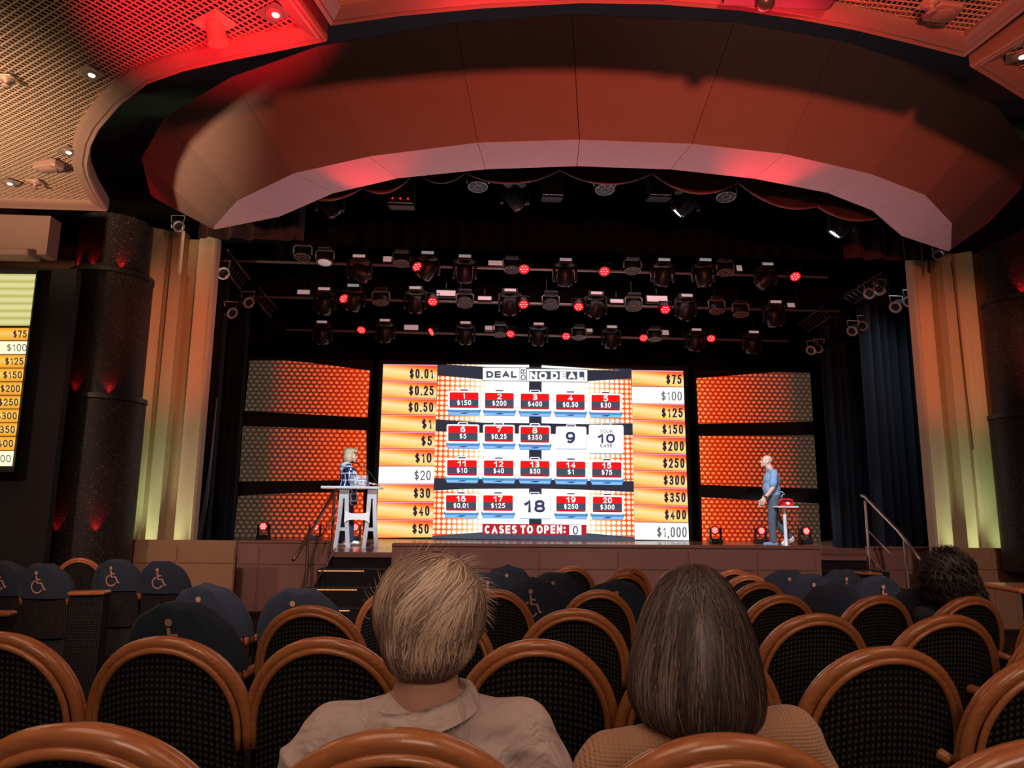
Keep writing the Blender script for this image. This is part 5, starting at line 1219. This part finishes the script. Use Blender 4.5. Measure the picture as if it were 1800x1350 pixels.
def strands(base, flow, n, steps, step, wid, m, name, parent, seed=0, start=None, lift=.004, spread=.25, tone=None, stop=None):
    """ribbons of hair combed over the surface of base along flow(point, normal)"""
    rnd = np.random.default_rng(seed); me = base.data
    bvh = BVHTree.FromPolygons([v.co for v in me.vertices], [tuple(p.vertices) for p in me.polygons])
    ar = np.array([p.area for p in me.polygons]); ok = np.array([start(p.center) if start else 1.0 for p in me.polygons]); pr = ar*ok; pr /= pr.sum()
    pick = rnd.choice(len(ar), n, p=pr); mb = MB(); tone_v = []
    for q in pick:
        pg = me.polygons[int(q)]; vs = [me.vertices[i].co for i in pg.vertices]; wt = rnd.dirichlet(np.ones(len(vs)))
        p = sum((v*float(k) for v, k in zip(vs, wt)), Vector()); lf = lift*(.3+rnd.random()); jit = Vector(rnd.normal(0, spread, 3)); pts = []; tn = float(rnd.normal(0, 1))
        if tone: tn = tone(p, tn)
        for k in range(steps):
            h = bvh.find_nearest(p)
            if h[0] is None: break
            nr = h[1]; p0 = h[0]
            if nr.dot(p-p0) < -1e-6 and (p-p0).length > .03: pass
            pts.append((p0+nr*lf*(1-.5*abs(k/steps-.5)), nr))
            f = flow(p0, nr, k/steps)+jit*.35; f = f-nr*f.dot(nr)
            if f.length < 1e-5: break
            p = p0+f.normalized()*step
            if stop and stop(p): break
        if len(pts) < 3: continue
        b_ = len(mb.v); m_ = len(pts)
        for k, (pt, nr) in enumerate(pts):
            t = (pts[min(k+1, m_-1)][0]-pts[max(k-1, 0)][0]); sd = t.cross(nr)
            sd = sd.normalized()*wid*.5*(math.sin(math.pi*min(1, (k+.4)/(m_-.6)))*.8+.2) if sd.length > 1e-7 else Vector((wid*.5, 0, 0))
            mb.v += [pt-sd, pt+sd]; tone_v += [tn, tn]
        mb.f += [(b_+2*k, b_+2*k+1, b_+2*k+3, b_+2*k+2) for k in range(m_-1)]
    o = mb.build(name, m, parent, True, False)
    at = o.data.attributes.new('tone', 'FLOAT', 'POINT'); at.data.foreach_set('value', np.array(tone_v, dtype=np.float32)); o['kind'] = 'stuff'; return o
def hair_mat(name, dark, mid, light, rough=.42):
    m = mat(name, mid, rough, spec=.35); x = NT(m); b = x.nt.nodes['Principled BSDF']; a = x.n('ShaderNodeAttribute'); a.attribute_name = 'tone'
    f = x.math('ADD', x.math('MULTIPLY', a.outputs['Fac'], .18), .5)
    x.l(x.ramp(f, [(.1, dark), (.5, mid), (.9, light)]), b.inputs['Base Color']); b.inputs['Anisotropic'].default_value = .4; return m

# ---- blond person in the linen shirt (nearest row, seen from behind)
YB = 1.42
def seated(label, Yp, cx_px, seat_z):
    p = U(cx_px, 1200, Yp); return person(label, (p.x, Yp, floorz(Yp)), 0)
bl = seated('person with short blond hair in a beige linen shirt, nearest row', YB, 745, .45)
Bi = BASE[bl.name].inverted()
W = lambda px, py, Y: Bi @ U(px, py, Y)
hc = W(758, 1098, YB+.01)
hp, T, e = head(hc, R(-8), R(2), 1.02)
nb = W(748, 1225, YB+.0)
sl, sr = W(585, 1290, YB+.02), W(915, 1284, YB+.02)
def seated_body(hp, hc, nb, sl, sr, el, er, drop=.42):
    hips = Vector(((sl.x+sr.x)/2, .02, .52)); pr = list(hp)
    pr += [('c', hc+Vector((0, -.012, -.05)), .056, nb+Vector((0, -.005, 0)), .062), ('c', nb, .056, (sl+nb)/2+Vector((0, 0, -.04)), .042), ('c', nb, .056, (sr+nb)/2+Vector((0, 0, -.04)), .042),
           ('c', sl, .048, sr, .048), ('s', (sl+sr)/2+Vector((0, .01, -.14)), (.155, .10, .17)), ('s', hips+Vector((0, 0, .16)), (.14, .10, .16)), ('s', hips, (.17, .12, .12))]
    for sd, sh, eb in ((-1, sl, el), (1, sr, er)):
        wr = eb+Vector((-sd*.10, .22, .0)); pr += [('c', sh, .048, eb, .038), ('c', eb, .037, wr, .027)]
        pr += hand(wr, (-sd*.35, .9, -.1), (0, 0, 1), sd, .35)
        hj = hips+Vector((sd*.09, 0, 0)); kn = hj+Vector((sd*.05, .43, .0)); an = kn+Vector((0, .02, -.44)); an.z = max(an.z, .07)
        pr += [('c', hj, .085, kn, .058), ('c', kn, .055, an, .038), ('c', an+Vector((0, -.02, -.02)), .035, an+Vector((0, .14, -.035)), .028)]
    return pr
el, er = W(512, 1420, YB+.02), W(985, 1420, YB+.02)
body = blob('body', seated_body(hp, hc, nb, sl, sr, el, er), M_SKIN, bl, .0075, 5)
eyes(T, bl, 1.02)
M_LINEN = mat('linen', (0.56, 0.44, 0.39), 0.85, bump=.12, bscale=350, spec=.15, sheen=.2)
M_TROUS = mat('dark_trousers', (.05, .05, .06), .8)
x = NT(M_LINEN); b = x.nt.nodes['Principled BSDF']; tc = x.n('ShaderNodeTexCoord'); nz = x.n('ShaderNodeTexNoise'); nz.inputs['Scale'].default_value = 7; nz.inputs['Detail'].default_value = 3; nz.inputs['Distortion'].default_value = 1.6
x.l(tc.outputs['Object'], nz.inputs[0]); bp = x.n('ShaderNodeBump'); bp.inputs['Strength'].default_value = .7; bp.inputs['Distance'].default_value = .05; x.l(nz.outputs[0], bp.inputs['Height']); x.l(bp.outputs[0], [n for n in x.nt.nodes if n.type == 'BUMP' and n != bp and n.outputs[0].links and n.outputs[0].links[0].to_node == b][0].inputs['Normal'])
def shirt_prims(nb, sl, sr, el, er, k=1.0):
    hips = Vector(((sl.x+sr.x)/2, .02, .55)); m_ = (sl+sr)/2
    pr = [('c', nb+Vector((0, 0, -.045)), .072, sl+Vector((.03, 0, .0)), .052), ('c', nb+Vector((0, 0, -.045)), .072, sr+Vector((-.03, 0, .0)), .052), ('c', sl, .058, sr, .058), ('s', m_+Vector((0, -.0, -.13)), (.205, .122, .18)), ('s', m_+Vector((0, .0, -.27)), (.185, .12, .2)), ('s', hips, (.19, .135, .14)),
          ('s', m_+Vector((-.07, -.04, -.09)), (.10, .058, .11)), ('s', m_+Vector((.07, -.04, -.09)), (.10, .058, .11))]
    for sd, sh, eb in ((-1, sl, el), (1, sr, er)):
        wr = eb+Vector((-sd*.09, .20, 0)); pr += [('s', sh+Vector((sd*.008, 0, -.01)), (.058, .058, .058)), ('c', sh, .056, sh.lerp(eb, .5), .062), ('c', sh.lerp(eb, .5), .062, eb, .052), ('c', eb, .052, wr, .038)]
    return pr
shirt = blob('shirt', shirt_prims(nb, sl, sr, el, er), M_LINEN, bl, .008, 6)
def wrinkle(o, amp, seed, zc=None):
    rnd = np.random.default_rng(seed); co = np.empty(len(o.data.vertices)*3); o.data.vertices.foreach_get('co', co); co = co.reshape(-1, 3)
    no = np.array([v.normal[:] for v in o.data.vertices]); d = np.zeros(len(co))
    for k in range(9):
        f = rnd.normal(0, 1, 3)*np.array([16, 16, 26]); d += np.sin(co @ f+rnd.uniform(0, 6))*(.6 if k > 4 else 1)
    d2 = 1-np.abs(np.sin(co @ np.array([9, 3, 13.])+.6*np.sin(co @ np.array([21, 9, -7.])))); 
    co += no*(amp*(d/9+.9*(d2**5)))[:, None]; o.data.vertices.foreach_set('co', co.ravel()); o.data.update()
wrinkle(shirt, .011, 3)
# folded collar standing around the nape
def collar(c, rx, ry, h, tilt, m, parent, gap=70, flare=.012):
    def fn(u, v):
        a = R(90+gap/2+(360-gap)*u); zz = h*v if v <= .5 else h*(1-v); out = 0 if v <= .5 else flare+.018*(v-.5)*2
        x, y = (rx+out)*math.cos(a), (ry+out)*math.sin(a)
        return Vector(c)+Vector((x, y, zz*2+tilt*x+.10*y))
    mb = MB(); mb.grid(fn, 44, 12); return mb.build('collar', m, parent, True, False)
cl = collar(nb+Vector((-.008, .0, -.030)), .084, .080, .034, .20, M_LINEN, shirt, 60)
blob('trousers', [('s', Vector(((sl.x+sr.x)/2, .03, .50)), (.185, .135, .12))]+[q for sd in (-1, 1) for q in (('c', Vector(((sl.x+sr.x)/2+sd*.09, .05, .51)), .095, Vector(((sl.x+sr.x)/2+sd*.14, .45, .51)), .07), ('c', Vector(((sl.x+sr.x)/2+sd*.14, .45, .51)), .07, Vector(((sl.x+sr.x)/2+sd*.14, .47, .12)), .055))], M_TROUS, bl, .012, 4)
for sd in (-1, 1): blob('shoe', [('c', Vector(((sl.x+sr.x)/2+sd*.14, .44, .05)), .042, Vector(((sl.x+sr.x)/2+sd*.14, .60, .042)), .036)], M_TROUS, bl, .01, 3)
# hair: a cap over the skull, cut away from the face, then combed ribbons
def cut(o, fn):
    import bmesh
    bm = bmesh.new(); bm.from_mesh(o.data); bmesh.ops.delete(bm, geom=[v for v in bm.verts if fn(v.co)], context='VERTS'); bm.to_mesh(o.data); bm.free(); o.data.update()
M_BLOND = hair_mat('blond_hair', (.11, .070, .056), (.36, .245, .185), (.78, .60, .44))
h0 = W(756, 1078, YB)
cap = blob('hair', [('s', h0+Vector((.0, -.0, .008)), (.106, .122, .108)), ('s', h0+Vector((.004, -.035, .01)), (.098, .088, .100)), ('s', h0+Vector((.0, -.042, -.045)), (.086, .068, .058)), ('s', h0+Vector((-.004, -.038, -.078)), (.068, .052, .034))], M_BLOND, bl, .008, 5)
cut(cap, lambda p: p.y > h0.y+.055 and p.z < h0.z+.045)
crown = h0+Vector((.0, -.02, .105))
def flow_b(p, n, k):
    r = p-crown; d = p-h0
    if d.z < -.055: return Vector((-.05+.15*d.x/.1, 0, -1))
    rad = r.normalized() if r.length > 1e-4 else Vector((0, -1, 0))
    sw = max(0, min(1, (d.z+.06)/.12))
    return rad*(.25+.5*(d.z > .07))+Vector((-1.0*sw*(1 if d.x > -.05 else .3), 0, -.75))+Vector((.55*(1-sw)*0, 0, 0))
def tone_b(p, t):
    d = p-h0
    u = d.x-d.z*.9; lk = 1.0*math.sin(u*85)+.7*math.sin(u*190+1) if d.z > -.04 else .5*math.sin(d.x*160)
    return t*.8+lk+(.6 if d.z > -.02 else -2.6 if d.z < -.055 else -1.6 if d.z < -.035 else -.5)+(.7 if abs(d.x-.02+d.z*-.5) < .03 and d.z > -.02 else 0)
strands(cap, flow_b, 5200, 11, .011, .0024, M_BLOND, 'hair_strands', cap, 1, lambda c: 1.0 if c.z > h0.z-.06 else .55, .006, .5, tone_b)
# stray tips lifting off the outline, mostly at right
mb = MB(); tv = []; rnd = np.random.default_rng(5)
for k in range(120):
    a = rnd.uniform(-.5, 3.4) if k < 50 else rnd.uniform(-.2, 1.1); r0 = Vector((math.cos(a)*.104, rnd.uniform(-.05, .03), math.sin(a)*.106+.006)); p = h0+r0; d = Vector((math.cos(a-.9), rnd.normal(0, .3), math.sin(a-.9))); o_ = r0.normalized(); l = rnd.uniform(.012, .032)
    pts = [p+d*l*t+o_*l*(.25+.5*t*(1-t)+.25*t*rnd.random()) for t in (0, .35, .7, 1)]
    b_ = len(mb.v)
    for j, q in enumerate(pts): w2 = .00055*(1-.25*j); mb.v += [q-o_.cross(Vector((0, 1, 0)))*w2, q+o_.cross(Vector((0, 1, 0)))*w2]
    mb.f += [(b_+2*j, b_+2*j+1, b_+2*j+3, b_+2*j+2) for j in range(3)]; tv += [1.2]*8
o = mb.build('stray_hair', M_BLOND, cap, False, False); at = o.data.attributes.new('tone', 'FLOAT', 'POINT'); at.data.foreach_set('value', np.array(tv, dtype=np.float32)); o['kind'] = 'stuff'
# glasses: temple arms and frame, worn
gl = MB(); 
for sx in (-1, 1): gl.tube([T(sx*.080, -.02, -.005), T(sx*.082, .03, .006), T(sx*.074, .100, .008)], .0022, 6)
gl.tube([T(-.074, .100, .008), T(-.04, .112, .004), T(0, .118, .008), T(.04, .112, .004), T(.074, .100, .008)], .002, 6)
gl.build('glasses', mat('red_brown_frame', (.35, .05, .04), .3), bl, True, False)

# ---- woman with the grey bob in the ribbed cardigan
YW = 1.40
gw = seated('person with a grey brown bob and ribbed tan cardigan, nearest row', YW, 1230, .45)
Bi = BASE[gw.name].inverted()
hc2 = W(1232, 1133, YW+.035); hp, T2, e = head(hc2, R(4), R(2), .98)
nb2 = W(1248, 1256, YW); sl2, sr2 = W(1072, 1340, YW+.02), W(1388, 1294, YW+.02); el2, er2 = W(1020, 1450, YW+.02), W(1455, 1440, YW+.02)
blob('body', seated_body(hp, hc2, nb2, sl2, sr2, el2, er2), M_SKIN, gw, .0075, 5); eyes(T2, gw, .98)
M_KNIT = mat('tan_knit', (0.47, 0.255, 0.150), 0.9, spec=.1, sheen=.25)
x = NT(M_KNIT); b = x.nt.nodes['Principled BSDF']; tc = x.n('ShaderNodeTexCoord')
wv = x.n('ShaderNodeTexWave'); wv.inputs['Scale'].default_value = 38; wv.bands_direction = 'X'; wv.inputs['Distortion'].default_value = 1.2; wv.inputs['Detail Scale'].default_value = .6; x.l(tc.outputs['Object'], wv.inputs[0])
wz = x.n('ShaderNodeTexWave'); wz.inputs['Scale'].default_value = 52; wz.bands_direction = 'Z'; wz.inputs['Distortion'].default_value = 1.0; x.l(tc.outputs['Object'], wz.inputs[0])
bp = x.n('ShaderNodeBump'); bp.inputs['Strength'].default_value = .5; bp.inputs['Distance'].default_value = .006
x.l(x.math('ADD', wv.outputs['Fac'], x.math('MULTIPLY', wz.outputs['Fac'], .45)), bp.inputs['Height']); x.l(bp.outputs['Normal'], b.inputs['Normal'])
cg = blob('cardigan', shirt_prims(nb2, sl2, sr2, el2, er2), M_KNIT, gw, .008, 6); wrinkle(cg, .003, 8)
mx = (sl2.x+sr2.x)/2
blob('trousers', [('s', Vector((mx, .03, .50)), (.185, .135, .12))]+[q for sd in (-1, 1) for q in (('c', Vector((mx+sd*.09, .05, .51)), .095, Vector((mx+sd*.14, .45, .51)), .07), ('c', Vector((mx+sd*.14, .45, .51)), .07, Vector((mx+sd*.14, .47, .12)), .055))], M_TROUS, gw, .012, 4)
for sd in (-1, 1): blob('shoe', [('c', Vector((mx+sd*.14, .44, .05)), .042, Vector((mx+sd*.14, .60, .042)), .036)], M_TROUS, gw, .01, 3)
M_GREY = hair_mat('grey_brown_hair', (.028, .020, .018), (.078, .054, .046), (.24, .18, .155), .40)
prof = [(993, 1229, 3), (997, 1228, 20), (1010, 1228, 41), (1035, 1228, 62), (1075, 1228, 82), (1120, 1229, 95), (1160, 1229, 103), (1200, 1230, 109), (1235, 1232, 109), (1262, 1236, 101), (1280, 1242, 84), (1292, 1248, 55), (1298, 1250, 20), (1299, 1250, 2)]
mb = MB(); rings = []
for py, cx_, hw in prof:
    c = W(cx_, py, YW-.02); rw = hw*(YW)/1248*1.015; rings.append((c, rw))
def bob(u, v):
    f = v*(len(rings)-1); i = min(int(f), len(rings)-2); t = f-i
    c = rings[i][0].lerp(rings[i+1][0], t); r = rings[i][1]*(1-t)+rings[i+1][1]*t; a = 2*math.pi*u
    return c+Vector((r*math.cos(a), r*math.sin(a)*1.02+.03, 0))
mb.grid(bob, 48, 52, True); bobo = mb.build('hair', M_GREY, gw, True, False)
apply_mods(bobo, [('REMESH', dict(mode='VOXEL', voxel_size=.007, use_smooth_shade=True)), ('SMOOTH', dict(factor=.5, iterations=3))])
if not bobo.data.materials: bobo.data.materials.append(M_GREY)
cut(bobo, lambda p: p.y > hc2.y+.075 and p.z < hc2.z+.07)
crw = W(1236, 1003, YW)
def flow_g(p, n, k):
    r = p-crw
    return Vector((r.x*2.2, r.y*2.2+(-.25 if r.length < .03 else 0), -.35-abs(r.z)*4))
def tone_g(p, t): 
    d = p-hc2; an = math.atan2(d.x, -d.y); return t*.8+.7*math.sin(an*17)+.5*math.sin(an*41+1)+(1.0 if d.x < -.07 else .5 if abs(d.x) > .075 else -.55)+(.5 if d.z > .075 else 0)  # left edge paler: its rim light is put into the tone
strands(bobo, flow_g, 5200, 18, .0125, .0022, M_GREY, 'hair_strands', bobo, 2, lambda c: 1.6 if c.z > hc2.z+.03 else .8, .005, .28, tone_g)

# ---- woman with dark curly hair, right of the middle
YD = 4.52; cd = person('person with dark curly shoulder length hair at right, seen from behind', (U(1662, 1040, YD).x, YD, floorz(YD)), 0); Bi = BASE[cd.name].inverted()
hc3 = W(1661, 1012, YD); hp, T3, e = head(hc3, R(6), 0, 1.0)
nb3 = hc3+Vector((0, -.01, -.17)); sl3, sr3 = nb3+Vector((-.17, 0, -.07)), nb3+Vector((.17, 0, -.07)); el3, er3 = sl3+Vector((-.05, .03, -.27)), sr3+Vector((.05, .03, -.27))
blob('body', seated_body(hp, hc3, nb3, sl3, sr3, el3, er3), M_SKIN, cd, .009, 4); eyes(T3, cd)
M_BTOP = mat('black_top', (.012, .014, .015), .85); blob('top', shirt_prims(nb3, sl3, sr3, el3, er3), M_BTOP, cd, .012, 5)
blob('trousers', [('s', Vector((0, .03, .50)), (.185, .135, .12))]+[q for sd in (-1, 1) for q in (('c', Vector((sd*.09, .05, .51)), .095, Vector((sd*.14, .45, .51)), .07), ('c', Vector((sd*.14, .45, .51)), .07, Vector((sd*.14, .47, .12)), .055))], M_TROUS, cd, .014, 4)
for sd in (-1, 1): blob('shoe', [('c', Vector((sd*.14, .44, .05)), .042, Vector((sd*.14, .60, .042)), .036)], M_TROUS, cd, .012, 3)
M_CURL = hair_mat('dark_hair', (.006, .005, .005), (.012, .010, .009), (.10, .07, .05), .6)
cap3 = blob('hair', [('s', hc3+Vector((0, -.02, .05)), (.135, .135, .115)), ('s', hc3+Vector((0, -.045, -.05)), (.165, .115, .11)), ('s', hc3+Vector((.02, -.05, -.12)), (.175, .10, .07))], M_CURL, cd, .014, 4)
cut(cap3, lambda p: p.y > hc3.y+.06 and p.z < hc3.z+.06)
wrinkle(cap3, .02, 12); c3 = hc3+Vector((0, -.02, .16))
strands(cap3, lambda p, n, k: (p-c3)*1.5+Vector((1.1*math.sin(p.z*190+p.x*140), .7*math.cos(p.z*160+p.x*150), -.5)), 2600, 22, .010, .0032, M_CURL, 'hair_strands', cap3, 4, None, .030, 1.3)

# ---- woman at the lectern, facing right
pw = U(607, 958, 12.62); wl = person('person in a blue plaid shirt with grey hood standing behind the lectern', (pw.x, 12.62, SZ), R(-84))
M_HAIRY = hair_mat('honey_hair', (.28, .20, .10), (.52, .41, .25), (.85, .74, .52))
hcw = Vector((0, .02, 1.545)); hp, Tw, e = head(hcw, 0, R(-4), .95)
nbw = Vector((0, -.015, 1.40)); shL, shR = Vector((-.165, -.01, 1.335)), Vector((.165, -.01, 1.335))
elR, wrR = Vector((.20, .06, 1.10)), Vector((.19, .20, 1.055)); elL, wrL = Vector((-.20, .14, 1.12)), Vector((-.16, .37, 1.07))
hL, hR = Vector((-.09, 0, .86)), Vector((.09, 0, .86)); kL, kR = Vector((-.10, .05, .47)), Vector((.10, -.02, .47)); aL, aR = Vector((-.11, .07, .085)), Vector((.11, -.08, .085))
pr = hp+[('c', hcw+Vector((0, -.015, -.06)), .05, nbw, .055), ('c', nbw, .05, shL, .045), ('c', nbw, .05, shR, .045), ('s', (0, 0, 1.22), (.16, .12, .16)), ('s', (0, .01, 1.02), (.15, .13, .15)), ('s', (0, -.01, .88), (.18, .14, .13)),
   ('c', shL, .045, elL, .036), ('c', elL, .034, wrL, .025), ('c', shR, .045, elR, .036), ('c', elR, .034, wrR, .025), ('c', hL, .09, kL, .06), ('c', kL, .058, aL, .038), ('c', hR, .09, kR, .06), ('c', kR, .058, aR, .038),
   ('c', aL+Vector((0, -.03, -.04)), .034, aL+Vector((0, .14, -.05)), .028), ('c', aR+Vector((0, -.03, -.04)), .034, aR+Vector((0, .14, -.05)), .028)]
pr += hand(wrR, (0, 1, -.1), (0, 0, 1), 1, .25)+hand(wrL, (.2, 1, -.1), (0, 0, 1), -1, .25)
blob('body', pr, M_SKIN2, wl, .008, 3); eyes(Tw, wl, .95)
M_PLAID = mat('blue_plaid', (.02, .03, .07), .8, spec=.1)
x = NT(M_PLAID); b = x.nt.nodes['Principled BSDF']; tc = x.n('ShaderNodeTexCoord'); sp = x.n('ShaderNodeSeparateXYZ'); x.l(tc.outputs['Object'], sp.inputs[0])
def band(o, f, w_, ph=0.0): return x.math('LESS_THAN', x.math('ABSOLUTE', x.math('SUBTRACT', x.math('FRACT', x.math('ADD', x.math('MULTIPLY', o, f), ph)), .5)), w_)
l1 = x.math('MAXIMUM', band(sp.outputs[2], 8.5, .06), band(x.math('ADD', sp.outputs[1], x.math('MULTIPLY', sp.outputs[0], .6)), 9.0, .06))
l2 = x.math('MAXIMUM', band(sp.outputs[2], 8.5, .22), band(x.math('ADD', sp.outputs[1], x.math('MULTIPLY', sp.outputs[0], .6)), 9.0, .22))
x.l(x.mix(l1, x.mix(l2, (.012, .016, .045), (.045, .065, .15)), (.62, .70, .85)), b.inputs['Base Color'])
sh = blob('plaid_shirt', [('c', nbw+Vector((0, 0, -.03)), .06, shL, .055), ('c', nbw+Vector((0, 0, -.03)), .06, shR, .055), ('s', (0, 0, 1.20), (.185, .15, .17)), ('s', (0, .005, 1.0), (.19, .165, .18)), ('s', (0, -.01, .84), (.20, .17, .15)), ('s', (0, .01, .74), (.19, .165, .08)),
   ('c', shL, .058, elL, .054), ('c', elL, .052, wrL-Vector((0, .04, 0)), .04), ('c', shR, .058, elR, .054), ('c', elR, .052, wrR-Vector((0, .04, 0)), .04)], M_PLAID, wl, .011, 4)
wrinkle(sh, .006, 4)
blob('hood', [('s', (0, -.085, 1.37), (.12, .07, .06)), ('s', (.07, -.04, 1.39), (.05, .07, .045)), ('s', (-.07, -.04, 1.39), (.05, .07, .045)), ('s', (0, -.11, 1.31), (.09, .05, .07))], mat('grey_jersey', (.42, .48, .55), .9), wl, .011, 4)
blob('trousers', [('s', (0, -.01, .86), (.175, .14, .12)), ('c', hL, .095, kL, .072), ('c', kL, .072, aL+Vector((0, 0, .01)), .068), ('c', hR, .095, kR, .072), ('c', kR, .072, aR+Vector((0, 0, .01)), .068)], mat('navy_trousers', (.03, .04, .10), .8), wl, .011, 3)
M_SHOEW = mat('white_shoe', (.75, .78, .74), .6)
for a in (aL, aR): blob('shoe', [('c', a+Vector((0, -.04, -.035)), .048, a+Vector((0, .15, -.047)), .037), ('s', a+Vector((0, .05, -.05)), (.045, .13, .034))], M_SHOEW, wl, .009, 3)
hw_ = blob('hair', [('s', hcw+Vector((0, -.018, .045)), (.094, .112, .096)), ('s', hcw+Vector((.055, -.03, -.04)), (.045, .075, .085)), ('s', hcw+Vector((-.055, -.03, -.04)), (.045, .075, .085)), ('s', hcw+Vector((0, -.075, -.05)), (.085, .052, .09)), ('s', hcw+Vector((0, .065, .085)), (.06, .05, .035))], M_HAIRY, wl, .01, 3)
cut(hw_, lambda p: p.y > hcw.y+.045 and p.z < hcw.z+.05)
cw = hcw+Vector((0, -.02, .14)); strands(hw_, lambda p, n, k: (p-cw)*2+Vector((.3*math.sin(p.z*70), .3*math.cos(p.z*60+p.x*40), -.5)), 1500, 11, .016, .005, M_HAIRY, 'hair_strands', hw_, 6, None, .012, .5)

# ---- bald man in the blue shirt, facing left, mid-stride
pm = U(1362, 958, 13.5); mn = person('bald person in a light blue short sleeved shirt and grey trousers walking left', (pm.x, 13.5, SZ), R(82))
hcm = Vector((0, .075, 1.60)); hp, Tm, e = head(hcm, 0, R(10), 1.03)
nbm = Vector((0, .02, 1.445)); shL, shR = Vector((-.20, .0, 1.37)), Vector((.20, .0, 1.37))
# facing -X after the turn: the left side (-x) is toward the audience
elL, wrL = Vector((-.25, .05, 1.09)), Vector((-.24, .20, .90)); elR, wrR = Vector((.25, -.01, 1.09)), Vector((.25, .12, .88))
hL, hR = Vector((-.095, .0, .90)), Vector((.095, .0, .90)); kL, kR = Vector((-.10, .06, .50)), Vector((.10, -.09, .47)); aL, aR = Vector((-.10, .05, .09)), Vector((.11, -.30, .17))
pr = hp+[('c', hcm+Vector((0, -.02, -.07)), .062, nbm, .068), ('c', nbm, .06, shL, .052), ('c', nbm, .06, shR, .052), ('s', (0, .0, 1.25), (.18, .125, .17)), ('s', (0, .02, 1.07), (.165, .135, .15)), ('s', (0, -.01, .93), (.175, .14, .12)),
   ('c', shL, .055, elL, .044), ('c', elL, .043, wrL, .029), ('c', shR, .055, elR, .044), ('c', elR, .043, wrR, .029), ('c', hL, .095, kL, .064), ('c', kL, .062, aL, .04), ('c', hR, .095, kR, .064), ('c', kR, .062, aR, .04),
   ('c', aL+Vector((0, -.03, -.04)), .036, aL+Vector((0, .15, -.052)), .03), ('c', aR+Vector((0, -.03, -.03)), .036, aR+Vector((0, .11, -.115)), .03)]
pr += hand(wrL, (0, .45, -1), (-1, 0, 0), -1, .55, 1.05)+hand(wrR, (0, .45, -1), (1, 0, 0), 1, .55, 1.05)
M_SKIN3 = mat('pale_skin', (0.74, 0.47, 0.38), 0.45, spec=0.4, var=.05, vscale=20)
blob('body', pr, M_SKIN3, mn, .008, 3); eyes(Tm, mn, 1.03)
M_BLUE = mat('light_blue_cotton', (.24, .38, .62), .8, spec=.15, bump=.1, bscale=60)
sh = blob('shirt', [('c', nbm+Vector((0, 0, -.03)), .066, shL, .062), ('c', nbm+Vector((0, 0, -.03)), .066, shR, .062), ('s', (0, -.0, 1.24), (.205, .155, .19)), ('s', (0, .01, 1.08), (.195, .165, .18)), ('s', (0, .0, .985), (.19, .155, .10)),
   ('c', shL, .07, shL.lerp(elL, .75), .072), ('c', shR, .07, shR.lerp(elR, .75), .072)], M_BLUE, mn, .011, 4); wrinkle(sh, .006, 9)
collar(nbm+Vector((0, .005, -.01)), .080, .080, .028, 0, M_BLUE, sh, 60, .008)
M_GRYT = mat('grey_trousers', (.085, .11, .155), .8)
blob('trousers', [('s', (0, -.01, .92), (.18, .145, .11)), ('c', hL, .10, kL, .078), ('c', kL, .078, aL+Vector((0, 0, .015)), .066), ('c', hR, .10, kR, .078), ('c', kR, .078, aR+Vector((0, .0, .015)), .066)], M_GRYT, mn, .011, 3)
blob('shoe', [('c', aL+Vector((0, -.04, -.04)), .048, aL+Vector((0, .16, -.052)), .037), ('s', aL+Vector((0, .05, -.055)), (.046, .14, .034))], mat('blue_shoe', (.18, .24, .42), .6), mn, .009, 3)
blob('shoe', [('c', aR+Vector((0, -.05, -.02)), .048, aR+Vector((0, .12, -.125)), .037), ('c', aR+Vector((0, -.07, -.06)), .03, aR+Vector((0, .10, -.145)), .028)], M_SHOEW, mn, .009, 3)
mb = MB(); d = (wrL-elL).normalized(); mb.cyl(wrL-d*.03, wrL-d*.005, .034, .033); mb.box(wrL-d*.018+Vector((-.034, 0, 0)), (.012, .036, .036)); mb.build('wristwatch', M_BLK, mn, True, False, 40)
mb = MB(); mb.tube([(-.05, -.145, 1.03), (-.05, -.20, 1.0), (-.05, -.215, .97), (-.05, -.17, .965), (-.05, -.155, .90)], .007, 6); mb.build('lanyard', M_WHITE, mn, True, False)
